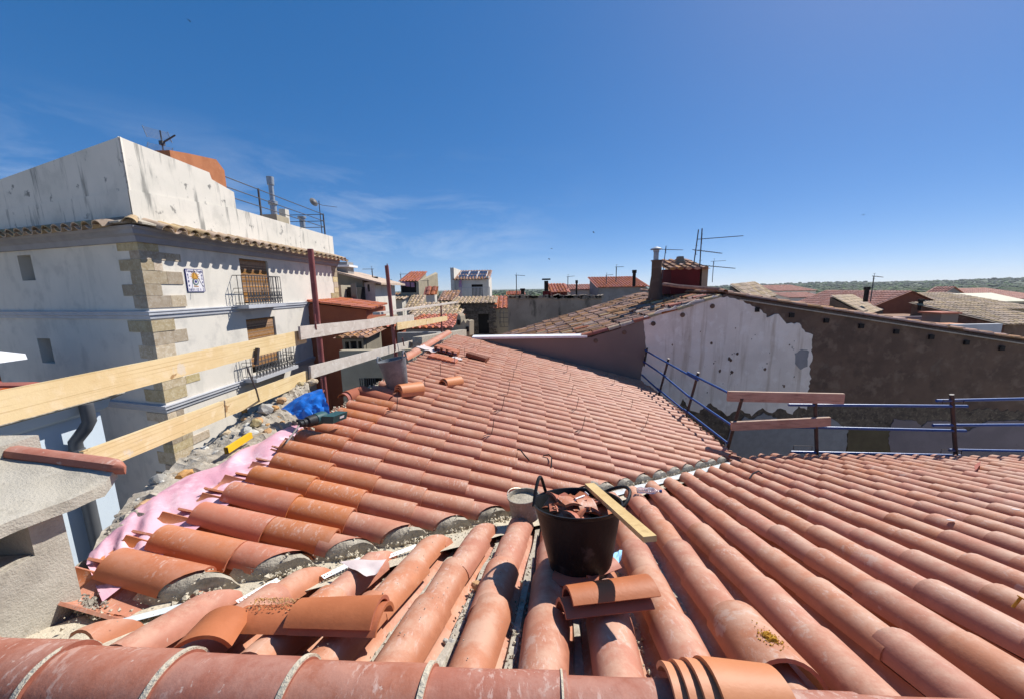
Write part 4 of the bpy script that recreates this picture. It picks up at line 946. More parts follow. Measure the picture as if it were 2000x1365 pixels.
# chimneys and sheds standing on that roof
def gp(px, py, d): q = onv(px, py, hdB * (10.5 + d), hdB); return q
def box_thing(px0, px1, py0, py1, d, depth, mat, name, label, cat, parent=None):
    a, b = gp(px0, py1, d), gp(px1, py0, d); c = (a + b) / 2 + hdB * depth / 2
    m = MB().box(c, (b.x - a.x, depth, abs(b.z - a.z)), Matrix.Rotation(math.atan2(rdB.y, rdB.x), 3, 'Z'))
    return m.part(name, mat, parent) if parent else m.thing(name, mat, label, cat)
d = 2.6; a = gp(1281, 556, d); top = gp(1281, 511, d)
rc = T('round_chimney', 'round brown chimney with a metal flue and hat on the old tile roof', 'chimney', a)
hh = top.z - a.z; rr = (gp(1292, 530, d).x - gp(1270, 530, d).x) / 2 * .86
MB().lathe([(rr * 1.5, -.5), (rr * 1.15, .12), (rr, .3), (rr, hh), (rr * 1.14, hh), (rr * 1.14, hh + .04), (.02, hh + .05)], Matrix.Translation(a), 16).part('stack', 'brown_wall', rc, True)
h2 = gp(1281, 487, d).z - top.z
MB().lathe([(.085, 0), (.085, h2 * .75), (.1, h2 * .78), (.1, h2 * .9)], Matrix.Translation(top), 12).part('flue', 'galv', rc, True)
MB().lathe([(.2, 0), (.19, .03), (.02, .1)], Matrix.Translation(top + V((0, 0, h2 * .95))), 12).part('hat', 'galv', rc, True)
d = 2.4
shed = T('roof_shed', 'dark crimson painted roof shed with a tiled top behind the old roof ridge', 'shed', gp(1345, 560, d))
box_thing(1309, 1368, 524, 575, d, 1.6, 'crimson', 'wall', None, None, shed)
box_thing(1368.5, 1384, 520, 575, d + .15, 1.3, 'beige_wall', 'side_wall', None, None, shed)
a, b = gp(1306, 527, d), gp(1384, 527, d)
tile_slope_mb(a + hdB * 1.7 + V((0, 0, .42)), (a - (a + hdB * 1.7 + V((0, 0, .42)))), rdB * (b - a).length, .24, .38).part('roof_tiles', 'tileOld', shed, True, kind='stuff')
c2 = gp(1327, 527, d + .9); m = gp(1327, 507, d + .9)
MB().lathe([(.2, 0), (.2, (m.z - c2.z) * .55), (.16, (m.z - c2.z) * .6), (.12, m.z - c2.z)], Matrix.Translation(c2 + V((0, 0, .1))) @ Matrix.Rotation(rad(45), 4, 'Z'), 4).thing('stone_chimney', 'khaki_wall', 'small tapering stone chimney behind the crimson roof shed', 'chimney')
q = gp(1306, 556, 2.0)
MB().tube([gp(1296, 556, 2.0), gp(1300, 556, 1.2), gp(1330, 560, .6), gp(1410, 566, .3)], .055, 8).thing('tile_curb', 'tileOld', 'clay curb at the foot of the crimson roof shed', 'curb')
lab = {0: 'thin leaning aerial with one long boom beside the round chimney', 1: 'tallest aerial with two long booms on the crimson shed', 2: 'slightly leaning aerial just left of the tallest one on the crimson shed', 3: 'thin aerial post at the right of the crimson shed'}
b = gp(1293, 545, 2.3); t_ = gp(1298, 488, 2.3); yagi('aerial', lab[0], b, t_.z - b.z + .1, [(t_.z - b.z, .12, .62, 9, .12)], lean=.08, r=.014)
b = gp(1366, 528, 2.5); t_ = gp(1366, 447, 2.5); H = t_.z - b.z; yagi('aerial', lab[1], b, H, [(H * .75, -.25, 1.25, 12, .16), (H * .12, .1, 1.3, 12, .16)], r=.02)
b = gp(1354, 524, 2.9); t_ = gp(1359, 449, 2.9); H = t_.z - b.z; yagi('aerial', lab[2], b, H, [(H * .47, .12, 1.0, 10, .15)], lean=.1, r=.02)
b = gp(1391, 552, 5); t_ = gp(1391, 511, 5); yagi('aerial', lab[3], b, t_.z - b.z, [(t_.z - b.z, .05, .5, 6, .1)], r=.014)

# ================================================================== town behind
def house(name, label, x0, x1, y, dep, zt, wall, roof=None, rtype='front', rise=.9, zb=-9.2, holes=(), over=.18, pitch=.26, cat='house', group=None):
    """box house: front face at y facing the camera, x0..x1; rtype front = slope falls to the camera, side_l/side_r, gable (ridge across y), flat"""
    t = T(name, label, cat, ((x0 + x1) / 2, y, zb), group)
    hs = [(a - x0, b - x0, c, d) for a, b, c, d in holes]
    wall_mb((x0, y), (1, 0), x1 - x0, zb, zt, hs, .18, inward=(0, 1)).part('wall', wall, t)
    for a, b, c, d in holes: MB().box(((a + b) / 2, y + .2, (c + d) / 2), (b - a, .03, d - c)).part('window', 'dark', t)
    if rtype == 'front':
        body = [(y + .1, zt), (y + dep, zt + rise)]
        MB().prism([V((x0, y + .3, zb)), V((x0, y + dep, zb)), V((x0, y + dep, zt + rise)), V((x0, y + .3, zt))], [V((x1, y + .3, zb)), V((x1, y + dep, zb)), V((x1, y + dep, zt + rise)), V((x1, y + .3, zt))]).part('body', wall, t)
        tile_slope_mb(V((x0 - over, y + dep, zt + rise + .07)), V((0, -dep - over, -rise - over * rise / dep)), V((x1 - x0 + 2 * over, 0, 0)), pitch, .42).part('roof_tiles', roof, t, True, kind='stuff')
    elif rtype == 'gable':
        xm = (x0 + x1) / 2
        g = lambda yy: [V((x0, yy, zb)), V((x1, yy, zb)), V((x1, yy, zt)), V((xm, yy, zt + rise)), V((x0, yy, zt))]
        MB().prism([V((x0, y + .02, zt - .01)), V((x1, y + .02, zt - .01)), V((xm, y + .02, zt + rise))], [V((x0, y + .2, zt - .01)), V((x1, y + .2, zt - .01)), V((xm, y + .2, zt + rise))]).part('gable', wall, t)
        MB().prism(g(y + .25), g(y + dep)).part('body', wall, t)
        hw = (x1 - x0) / 2
        for s in (-1, 1):
            tile_slope_mb(V((xm, y - .1, zt + rise + .06)), V((s * (hw + over), 0, -rise * (hw + over) / hw)), V((0, dep + .2, 0)), pitch, .42).part('roof_tiles', roof, t, True, kind='stuff')
    elif rtype in ('side_l', 'side_r'):
        za, zc = (zt, zt + rise) if rtype == 'side_l' else (zt + rise, zt)
        g = lambda yy: [V((x0, yy, zb)), V((x1, yy, zb)), V((x1, yy, zc)), V((x0, yy, za))]
        MB().prism([V((x0, y + .02, zt - .01)), V((x1, y + .02, zt - .01)), V((x1, y + .02, zc)), V((x0, y + .02, za))], [V((x0, y + .2, zt - .01)), V((x1, y + .2, zt - .01)), V((x1, y + .2, zc)), V((x0, y + .2, za))]).part('gable', wall, t)
        MB().prism(g(y + .25), g(y + dep)).part('body', wall, t)
        a = V((x1 + .1, y - .1, zc + .06)) if rtype == 'side_l' else V((x0 - .1, y - .1, za + .06))
        dd = V((-(x1 - x0) - .3, 0, -rise * 1.05)) if rtype == 'side_l' else V((x1 - x0 + .3, 0, -rise * 1.05))
        tile_slope_mb(a, dd, V((0, dep + .2, 0)), pitch, .42).part('roof_tiles', roof, t, True, kind='stuff')
    else:
        MB().prism([V((x0, y + .25, zb)), V((x1, y + .25, zb)), V((x1, y + dep, zb)), V((x0, y + dep, zb))], [V((x0, y + .25, zt - .15)), V((x1, y + .25, zt - .15)), V((x1, y + dep, zt - .15)), V((x0, y + dep, zt - .15))]).part('body', roof or wall, t)
    return t
def HX(px, y, py=600): return aty(px, py, y).x
def HZ(px, py, y): return aty(px, py, y).z
def hpx(name, label, xl, xr, yt, y, dep, wall, roof=None, rtype='front', rise=.9, wins=(), **k):
    xm = (xl + xr) / 2
    holes = [(HX(a, y), HX(b, y), HZ((a + b) / 2, d, y), HZ((a + b) / 2, c, y)) for a, c, b, d in wins]
    return house(name, label, HX(xl, y), HX(xr, y), y, dep, HZ(xm, yt, y), wall, roof, rtype, rise, holes=holes, **k)
# -- middle distance, left of the new roof
sol = hpx('solar_house', 'white house with six solar panels on its roof and a railed balcony', 890, 953, 547, 34, 5, 'white', 'tileOld', 'front', 1.0, [(922, 556, 944, 583)])
y = 34; xa, xb = HX(893, y), HX(951, y); zt_ = HZ(920, 547, y)
for i in range(3):
    for j in range(2):
        w_, x_ = (xb - xa) / 3, xa + (xb - xa) / 3 * (i + .5); yy = y + .9 + j * 1.9; zz = zt_ + .26 + j * .42
        M = Matrix.Rotation(rad(16), 3, 'X'); pf = MB().box((x_, yy, zz), (w_ * .95, 1.75, .06), M).part('panel_frame', 'label', sol)
        for a in range(2):
            for b in range(3): MB().box(V((x_, yy, zz)) + M @ V(((a - .5) * w_ * .43, (b - 1) * .55, .034)), (w_ * .42, .53, .012), M).part('solar_cell', 'panel', pf)
MB().box((HX(886.5, y), y + 2.4, zt_ - 3.4), (.32, 5.2, 9)).part('side_wall', 'white', sol); MB().box((HX(954, y), y + 2.4, zt_ - 4.2), (.2, 5.2, 9)).part('side_wall', 'white', sol)
rl = MB(); zf = HZ(920, 583, y - 1.2); xa, xb = HX(896, y - 1.2), HX(957, y - 1.2)
MB().box(((xa + xb) / 2, y - .6, zf - .25), (xb - xa, 1.3, .3)).part('balcony_floor', 'white', sol)
for i in range(24): rl.tube([V((xa + (xb - xa) * i / 23, y - 1.2, zf - .1)), V((xa + (xb - xa) * i / 23, y - 1.2, zf + .95))], .04, 4)
rl.tube([V((xa, y - 1.2, zf + .95)), V((xb, y - 1.2, zf + .95))], .035, 4); rl.part('balcony_railing', 'frame', sol)
MB().prism([V((HX(897, y), y - .3, zf + .1)), V((HX(905, y), y - .25, zf + .1)), V((HX(904, y), y - .3, zf + 1.7)), V((HX(899, y), y - .3, zf + 1.5))], [V((HX(897, y), y - .2, zf + .1)), V((HX(905, y), y - .15, zf + .1)), V((HX(904, y), y - .2, zf + 1.7)), V((HX(899, y), y - .2, zf + 1.5))]).thing('laundry', 'cloth', 'pinkish laundry hanging on the balcony of the solar panel house', 'laundry')
y = 25
stn = hpx('stone_house', 'dark rubble stone house with a tall doorway below the solar panel house', 886, 963, 594, y, 3, 'stonewall', 'tileBuff', 'front', .35, [(933, 610, 954, 652)])
rnd = random.Random(4)
x0, x1 = HX(886, y), HX(963, y); zz = HZ(925, 596, y); nst = 0
while zz > HZ(925, 660, y):
    hgt = rnd.uniform(.16, .26); x = x0
    while x < x1:
        w_ = rnd.uniform(.25, .6)
        if not (HX(931, y) < x + w_ / 2 < HX(956, y) and zz < HZ(940, 609, y)):
            MB().box((min(x + w_ / 2, x1), y, zz - hgt / 2), (w_ - .03, rnd.uniform(.03, .08), hgt - .03)).part('wall_stone', 'stonewall', stn)
        x += w_
    zz -= hgt
hpx('annex_house', 'beige annex with a bright striped terracotta roof beside the dark stone house', 961, 992, 603, 25.2, 3.2, 'beige_wall', 'tileRed', 'front', .7, ())
gr = MB(); c = aty(993, 620, 24.5)
for i in range(7):
    a = math.pi * i / 6; gr.tube([c + V((-.55 * math.cos(a), 0, -.6)), c + V((-.62 * math.cos(a), -.35 * math.sin(a), -.3)), c + V((-.62 * math.cos(a), -.35 * math.sin(a), .3)), c + V((-.5 * math.cos(a), 0, .6))], .02, 4)
for z in (-.6, -.3, 0, .3, .6): gr.tube([c + V((-.6 * math.cos(math.pi * i / 6), -.36 * math.sin(math.pi * i / 6), z)) for i in range(7)], .02, 4)
gr.thing('window_grille', 'iron', 'bulging iron window grille on the beige annex wall', 'grille')
log = hpx('loggia_house', 'beige house with an open dark loggia full of laundry under a terracotta roof', 785, 816, 551, 33, 4, 'beige_wall', 'tileRed', 'front', 1.0, [(786, 552, 815, 572)], over=.1)
y = 33; x0, x1 = HX(816, y), HX(833, y + 3)
MB().prism([V((x0, y, -9)), V((x0 + .9, y + 4.2, -9)), V((x0 + .9, y + 4.2, HZ(800, 551, y) + 1.0)), V((x0, y, HZ(800, 551, y)))], [V((x0 + .05, y, -9)), V((x0 + 1.1, y + 4.2, -9)), V((x0 + 1.1, y + 4.2, HZ(800, 551, y) + .9)), V((x0 + .2, y, HZ(800, 551, y)))]).part('side_wall', 'beige_wall', log)
for i, (a, b, c) in enumerate(((789, 555, 2), (797, 556, 3), (806, 557, 2))):
    q = aty(a, b, 32.9); MB().box(q, (.32, .05, .4)).thing('laundry', 'cloth', ('leftmost', 'middle', 'rightmost')[i] + ' cloth drying in the dark loggia', 'laundry', 'laundry in the loggia')
tur = hpx('tile_cap_chimney', 'white square chimney turret with a little terracotta tiled cap', 833, 850, 577, 27, .8, 'white', 'tileRed', 'front', .55, (), over=.06, cat='chimney')
hpx('low_house', 'low house with two steps of bleached tile roof beyond the guard boards', 806, 884, 612, 23, 2.5, 'khaki_wall', 'tileBuff', 'front', .5, ())
hpx('low_house', 'lower front house with bleached tiles and a dark window, in front of the bleached roofs', 800, 888, 624, 20.5, 2.2, 'grey_wall', 'tileBuff', 'front', .35, [(866, 627, 874, 642)])
hpx('striped_roof_house', 'small roof with upright buff tile stripes left of the white turret', 797, 815, 603, 28, 2.2, 'grey_wall', 'tileBuff', 'front', .9, ())
hpx('row_house', 'low pale row house with a dark ridge between aerials, left of the loggia house', 742, 784, 586, 34, 3, 'white', 'tileOld', 'front', .5, [(765, 578, 769, 584)])
hpx('row_house', 'white low house with laundry terrace right of the red oxide post', 768, 786, 586, 31, 3, 'white', 'tileBuff', 'front', .4, ())
hpx('far_roof_house', 'plain house roof behind the turret, dark tiles in shade', 862, 886, 588, 29, 2.5, 'khaki_wall', 'tileOld', 'front', .7, ())
# sloping beige terrace house beside the white corner house
y = 23; xa, xb = HX(650, y), HX(712, y); za, zb_ = HZ(655, 530, y), HZ(712, 547, y)
bh = T('beige_house', 'shaded beige house with a sloping roof line right of the white corner house', 'house', (xa, y, -9))
MB().prism([V((xa - 3, y, -9)), V((xb, y, -9)), V((xb, y, zb_)), V((xa, y, za)), V((xa - 3, y, za + .5))], [V((xa - 3, y + 5, -9)), V((xb, y + 5, -9)), V((xb, y + 5, zb_)), V((xa, y + 5, za)), V((xa - 3, y + 5, za + .5))]).part('wall', 'khaki_wall', bh)
MB().prism([V((xa - 3, y - .15, za + .5)), V((xa, y - .15, za)), V((xb + 1.2, y - .15, zb_ - .32)), V((xb + 1.2, y - .15, zb_ - .2)), V((xa, y - .15, za + .12)), V((xa - 3, y - .15, za + .62))], [V((xa - 3, y + 5, za + .5)), V((xa, y + 5, za)), V((xb + 1.2, y + 5, zb_ - .32)), V((xb + 1.2, y + 5, zb_ - .2)), V((xa, y + 5, za + .12)), V((xa - 3, y + 5, za + .62))]).part('roof_edge', 'tileBuff', bh)
MB().box((HX(683, y), y - 1.0, HZ(683, 555, y) - 2.4), (HX(699, y) - HX(669, y), 2, 4.6)).part('bay', 'beige_wall', bh)
MB().box((HX(694, y - 2), y - 2.02, HZ(694, 570, y - 2)), (.3, .06, .9)).part('window', 'glass', bh)
MB().box((HX(708, y), y - .7, HZ(708, 580, y)), (HX(716, y) - HX(701, y), 1.4, HZ(708, 563, y) - HZ(708, 600, y))).part('door_recess', 'dark', bh)
MB().box((HX(664, y), y + 1, HZ(664, 527, y)), (.9, .9, 1.0)).part('chimney', 'grey_wall', bh); MB().box((HX(664, y), y + 1, HZ(664, 519, y)), (1.3, 1.3, .12)).part('chimney_cap', 'label', bh)
hpx('white_annex', 'bright white annex with a doorway at the end of the sloping beige house', 711, 735, 552, 23.2, 4, 'white', None, 'flat', 0, [(720, 556, 725, 570)])
# red-walled house with orange roof just past the white corner house
y = 16.5; xa, xb = HX(655, y), HX(715, y); zt_ = HZ(712, 606, y)
rd = T('red_house', 'brick red rendered house with an orange tile roof, below the sloping beige house', 'house', (xb, y, -9))
MB().prism([V((xa - 2, y, -9)), V((xb, y, -9)), V((xb, y, zt_)), V((xa - 2, y, zt_ + .45))], [V((xa - 2, y + 4, -9)), V((xb - .5, y + 4, -9)), V((xb - .5, y + 4, zt_)), V((xa - 2, y + 4, zt_ + .45))]).part('wall', 'red_wall', rd)
tile_slope_mb(V((xa - 2, y - .1, zt_ + .55)), V((xb + .25 - xa + 2, 0, -.52)), V((-.5, 3.6, .1)), .25, .42).part('roof_tiles', 'tileRed', rd, True, kind='stuff')
MB().prism([V((xb, y + .02, -9)), V((xb + .3, y + 3.5, -9)), V((xb + .3, y + 3.5, zt_ - .45)), V((xb, y + .02, zt_ - .45))], [V((xb - .3, y + .3, -9)), V((xb + .0, y + 3.8, -9)), V((xb + .0, y + 3.8, zt_ - .45)), V((xb - .3, y + .3, zt_ - .45))]).part('end_wall', 'beige_wall', rd)
hpx('red_brown_house', 'dark red-brown shaded house wall behind the grey guard boards', 716, 775, 641, 17.5, 3, 'red_wall', 'tileRed', 'front', .15, ())
hpx('orange_roof_house', 'house with a plain orange tile roof behind the yellow far guard board', 790, 876, 643, 15.5, 3.5, 'grey_wall', 'tileRed', 'front', .3, ())
hpx('grey_yard_wall', 'grey rendered yard building with a pale pipe under the yellow far board', 772, 850, 650, 13.2, 1.6, 'grey_wall', None, 'flat', 0, (), cat='building')
hpx('old_loggia', 'tumbledown loggia with a mossy tile top and pale pillars behind the grey boards', 662, 704, 662, 14.2, 2, 'khaki_wall', 'tileOld', 'front', .12, [(667, 668, 675, 682), (678, 667, 690, 682), (693, 667, 700, 682)])
hpx('courtyard_wall', 'beige courtyard building wall with a barred window under the grey boards', 654, 800, 684, 10.8, 1.2, 'beige_wall', None, 'flat', 0, [(700, 738, 735, 756)], cat='building')
q = MB(); y = 10.78
for i in range(8): x = HX(703 + 4.2 * i, y, 745); q.tube([V((x, y, HZ(718, 756, y))), V((x, y, HZ(718, 738, y)))], .012, 4)
q.thing('window_bars', 'iron', 'vertical iron bars over the courtyard window', 'window bars')
# curved parapet with battlement holes
y = 14.6; x0, x1 = HX(880, y), HX(917, y); prof = []
zb_, zl = HZ(900, 668, y), HZ(900, 640, y)
for px, py in ((878, 652), (884, 640), (890, 633), (893, 618), (896, 613), (899, 618), (901, 631), (906, 625), (909, 632), (912, 626), (917, 627), (917, 655), (905, 668)): q = aty(px, py, y); prof.append((q.x, q.z))
mb = MB().prism([V((x, y, z)) for x, z in prof], [V((x + .15, y + .3, z)) for x, z in prof]); par = T('curved_parapet', 'weathered beige parapet with a rounded crest and small openings past the roof end', 'parapet', V((x0, y, zb_)))
mb.part('wall', 'beige_wall', par)
for px, py in ((896, 630), (913, 643)): MB().box(aty(px, py, y - .02), (.12, .1, .2)).part('opening', 'dark', par)
q0, q1 = aty(815, 668, 9.2), aty(905, 650, 14.4)
MB().bar(q0, q1, .25, .25).thing('coping_wall', 'mortar', 'narrow grey mortar coping running along the top of the far roof edge', 'coping')
# -- parapet and roofs behind the old tile roof
y = 21
hpx('parapet_wall', 'long mossy stained parapet wall behind the weathered tile roof', 992, 1175, 581, y, .4, 'moss_wall', None, 'flat', 0, (), cat='wall')
ml = MB(); rnd = random.Random(9)
for i in range(46):
    px = 995 + 4 * i; q = aty(px, 580.5, y + .15); ml.box(q, (rnd.uniform(.12, .3), .4, rnd.uniform(.1, .28)), Matrix.Rotation(rnd.uniform(-.4, .4), 3, 'Y'))
ml.thing('coping_stones', 'moss_wall', 'uneven coping stones along the mossy parapet', 'coping', kind='stuff')
rch = T('red_chimney', 'red painted chimney with a dark flue and flat cap on the mossy parapet', 'chimney', aty(1068, 582, y))
a, b = aty(1061, 582, y), aty(1075, 569, y); MB().box(((a.x + b.x) / 2, y + .2, (a.z + b.z) / 2), (b.x - a.x, .5, b.z - a.z)).part('base', 'crimson', rch)
a, b = aty(1064, 569, y), aty(1071, 549, y); MB().box(((a.x + b.x) / 2, y + .2, (a.z + b.z) / 2), (b.x - a.x, .3, b.z - a.z)).part('flue', 'dark', rch)
MB().box(aty(1067.5, 546, y) + V((0, .2, 0)), (.45, .5, .08)).part('cap', 'dark', rch)
hpx('red_roof_house', 'far house with a striped red tile roof left of a longer dull roof', 1079, 1108, 572, 33, 3, 'crimson', 'tileRed', 'front', .75, ())
hpx('long_roof_house', 'far long house with a dull brown roof over a white wall, behind the parapet', 1112, 1178, 567, 36, 3, 'white', 'tilePink', 'front', .5, ())
hpx('dark_roof_house', 'far house with a broad dark red striped roof left of the round chimney', 1170, 1262, 562, 32, 4, 'grey_wall', 'tileRed', 'front', .95, ())
hpx('small_roof_house', 'tiny far house with an orange roof at the left end of the mossy parapet', 994, 1022, 577, 38, 3, 'beige_wall', 'tileRed', 'front', .3, ())
def oblique(name, label, tl, tr, bl, wall, roof, yw):
    TL, TR, BL = aty(*tl), aty(*tr), aty(*bl); t = T(name, label, 'house', V((BL.x, BL.y, -9)))
    tile_slope_mb(TL, BL - TL, TR - TL, .26, .42).part('roof_tiles', roof, t, True, kind='stuff'); BR = BL + TR - TL; d = V((0, 0, -.12))
    MB().prism([V((q.x, q.y, -9)) for q in (TL, BL, BR, TR)], [q + d for q in (TL, BL, BR, TR)]).part('wall', wall, t)
    return t
oblique('buff_roof_house', 'house whose buff tile roof rises just behind the gable peak', (1426, 556, 20), (1474, 551, 24), (1474, 589, 17.8), 'khaki_wall', 'tileBuff', 0)
# -- town to the right
hpx('white_villa', 'white villa with an orange tile roof and chimneys below the plain', 1516, 1590, 569, 60, 6, 'white', 'tilePink', 'front', .9, [(1540, 571, 1544, 575), (1560, 571, 1564, 575), (1575, 571, 1579, 575)])
hpx('long_villa', 'second white villa with a long orange roof in front of the first', 1540, 1612, 582, 52, 4, 'white', 'tilePink', 'front', .6, ())
oblique('old_roof_house', 'dark house with a weathered buff tile roof sloping to the right', (1622, 578, 27), (1664, 576, 33), (1694, 615, 24), 'brown_wall', 'tileBuff', 0)
hpx('pink_roof_house', 'brown gabled house with a pink tiled roof right of the weathered buff roof', 1690, 1855, 604, 30, 8, 'red_wall', 'tilePink', 'gable', 1.4, ())
hpx('white_block', 'small white cubic house behind the dark chimney post', 1660, 1716, 574, 48, 5, 'white', None, 'flat', 0, [(1677, 570, 1681, 575)])
hpx('grey_gable_house', 'plain grey gabled house before the green orchards', 1820, 1890, 584, 42, 1.6, 'grey_wall', 'tilePink', 'gable', 1.3, ())
hpx('cream_top_house', 'house with old striped tiles and a cream flat panel on top', 1885, 2030, 606, 27, 6, 'beige_wall', 'tileBuff', 'front', 1.1, ())
q = aty(1932, 582, 31); MB().box(q, (3.4, 2.6, .12), Matrix.Rotation(rad(14), 3, 'X')).thing('roof_panel', 'cream', 'flat cream coloured panel lying on the old striped roof', 'panel')
hpx('far_right_house', 'pinkish roofed house at the far right edge of the town', 1955, 2060, 585, 44, 7, 'khaki_wall', 'tilePink', 'front', 1.2, ())
ter = hpx('orange_terrace_house', 'pale lilac house with an orange paved flat terrace', 1815, 1965, 634, 19, 4, 'bandlight', 'orange_deck', 'flat', 0, ())
MB().box(aty(1835, 620, 19.4), (.9, .9, .5)).part('chimney', 'pink_wall', ter); MB().box(aty(1835, 611, 19.4), (1.1, 1.1, .08)).part('chimney_cap', 'tileRed', ter)
hpx('right_old_roof', 'weathered buff roof at the right edge beyond the orange terrace', 1970, 2090, 634, 20.5, 5, 'brown_wall', 'tileBuff', 'front', 1.0, ())
hpx('lilac_house', 'low lilac rendered house below the pink roof', 1745, 1900, 618, 23, 4, 'lilac_wall', 'tileOld', 'flat', 0, ())
# aerials and flues of the town
for px, pt_, pb_, y, lb in ((730, 526, 572, 26, 'short aerial above the white annex'), (749, 547, 580, 30, 'thin aerial with short rods left of the red oxide post'), (784, 536, 560, 35, 'plain aerial left of the loggia house'),
        (837, 549, 575, 33, 'aerial beside the loggia house gable'), (1009, 538, 580, 30, 'slender aerial at the left of the mossy parapet'), (1109, 541, 570, 34, 'small aerial above the striped red roof'),
        (1184, 538, 560, 33, 'single boom aerial above the long dull roof'), (1203, 522, 552, 30, 'comb-shaped aerial above the broad dark red roof'), (1700, 540, 590, 26, 'lattice aerial on the weathered buff roof')):
    b = aty(px, pb_, y); t_ = aty(px, pt_, y); yagi('aerial', lb, b, t_.z - b.z, [(t_.z - b.z, random.choice((.1, 3.0, .4)), .7, 6, .18)], r=.035)
for px, pt_, pb_, y, r, lb in ((736, 541, 575, 26, .12, 'dark stove pipe standing by the white annex'), (763, 547, 575, 30, .13, 'dark stove pipe with a capped top right of the red oxide post'), (1021, 564, 582, 24, .12, 'small dark stove pipe on the mossy parapet'),
        (1126, 548, 578, 24, .06, 'thin dark pipe on the parapet'), (1238, 528, 560, 16, .07, 'dark capped pipe left of the round chimney'), (1690, 561, 590, 27, .14, 'dark flue on the weathered buff roof'), (1796, 585, 606, 25, .12, 'dark pipe before the brown gable')):
    b = aty(px, pb_, y); t_ = aty(px, pt_, y); h_ = t_.z - b.z
    MB().lathe([(r, 0), (r, h_ * .8), (r * 1.4, h_ * .82), (r * 1.4, h_), (.01, h_)], Matrix.Translation(b), 10).thing('stove_pipe', 'dark', lb, 'pipe', 'stove pipes on the roofs', True)

# ================================================================== old wall at the street edge, membrane, tarpaulin
def on2(px, py, P, k): return onpl(px, py, (P[0] + k / nrmP(P).z, P[1], P[2]))
def on(px, py, P, k=0): q = onpl(px, py, P); return q + nrmP(P) * k
edge = [atz(px, py, -1.40) for px, py in ((168, 1085), (245, 968), (300, 930), (370, 884))] + [aty(px, py, y) for px, py, y in ((430, 836, 3.4), (480, 792, 3.85), (545, 757, 4.3), (608, 746, 4.65))]
rub = T('rubble_wall', 'old rubble wall top with crumbling mortar beside the pink membrane', 'wall', (-2.4, 3, -9))
def zedge(y):
    for a, b in zip(edge, edge[1:]):
        if a.y <= y <= b.y: return a.z + (b.z - a.z) * (y - a.y) / (b.y - a.y)
    return edge[0].z if y < edge[0].y else edge[-1].z
def lerp_edge(y):
    for a, b in zip(edge, edge[1:]):
        if a.y <= y <= b.y: return a.x + (b.x - a.x) * (y - a.y) / (b.y - a.y)
    return edge[0].x if y < edge[0].y else edge[-1].x
mb = MB(); ny, nx = 110, 14; vs = []
ya, yb = 1.5, edge[-1].y

for i in range(ny + 1):
    for j in range(nx + 1):
        y = ya + (yb - .8 * j / nx - ya) * i / ny; xo = lerp_edge(y); xi = -1.97; xm_ = -2.30 if y < 3.6 else -2.1
        x = xo + (xi - xo) * j / nx; p = V((x, y, 0))
        z = -1.40 + .05 * noise.noise(p * 2.2) + .035 * noise.noise(p * 7) + .022 * noise.noise(p * 19) + .02 * noise.noise(p * 41) + .02 * min(1, j / 4) - (.1 if j == 0 else 0) + (zedge(y) + 1.40) * (1 - .95 * j / nx) + .03 * abs(noise.noise(p * 13)) + .025 * abs(noise.noise(p * 27)) - .16 * max(0, min(1, (x - xm_) / .1))
        vs.append(V((x + (.02 * noise.noise(p * 9) if j < 2 else 0), y, z)))
mb.add(vs, [(i * (nx + 1) + j, (i + 1) * (nx + 1) + j, (i + 1) * (nx + 1) + j + 1, i * (nx + 1) + j + 1) for i in range(ny) for j in range(nx)]).part('wall_top', 'rubble', rub, True)
ring = [V((e.x, e.y, 0)) for e in edge]; base = [V((r.x, r.y, -9)) for r in ring] + [V((-1.99, yb - .85, -9)), V((-1.99, 1.45, -9))]
MB().prism(base, [V((b.x, b.y, -1.47)) for b in base]).part('wall_body', 'rubble', rub)
def stone(name, p, r, mat, label=None, parent=None, group=None, flat=.7, cat='stone'):
    bm = bmesh.new(); bmesh.ops.create_icosphere(bm, subdivisions=2, radius=1); o = random.random() * 50; m = MB()
    m.add([V((q.co.x * r * random.uniform(.97, 1.03), q.co.y * r * .8, q.co.z * r * flat)) * (1 + .38 * noise.noise(q.co * 1.5 + V((o, 0, 0)))) for q in bm.verts], [tuple(v.index for v in f.verts) for f in bm.faces]); bm.free()
    m.xf(Matrix.Translation(V(p) + V((0, 0, r * flat * .6))) @ Matrix.Rotation(random.random() * 6, 4, 'Z'))
    if parent: return m.part(name, mat, parent)
    return m.thing(name, mat, label, cat, group)
for px, py, r, mt in ((508, 775, .085, 'limestone'), (555, 762, .07, 'orangestone'), (550, 785, .055, 'orangestone'), (520, 805, .09, 'limestone'), (535, 800, .05, 'orangestone'), (400, 882, .05, 'limestone'), (585, 755, .06, 'stone'), (465, 812, .05, 'limestone'), (440, 850, .05, 'stone'), (610, 750, .07, 'stone'), (500, 830, .06, 'stone')):
    d_ = ray(px, py); t_ = 1.5
    while t_ < 7 and d_.z * t_ > zedge(d_.y * t_) - .01: t_ += .02
    q = d_ * t_; q.y = min(q.y, yb - .02)
    stone('wall_stone', q, r, mt, parent=rub)
for i in range(48):
    y = random.uniform(1.9, yb - .15); xo = lerp_edge(y) + .05; x = random.uniform(xo, max(xo + .12, -2.36)); r = random.choice((.02, .03, .03, .045, .06))
    if y > yb - .15 - .8 * (x - xo) / max(.2, -1.97 - xo): continue
    z = -1.40 + (zedge(y) + 1.40) * (1 - .95 * (x - xo) / max(.2, -1.97 - xo))
    stone('wall_stone', (x, y, z - .1 * r), r, random.choice(('limestone', 'stone', 'rubble', 'limestone', 'orangestone')), parent=rub)
mb = MB()
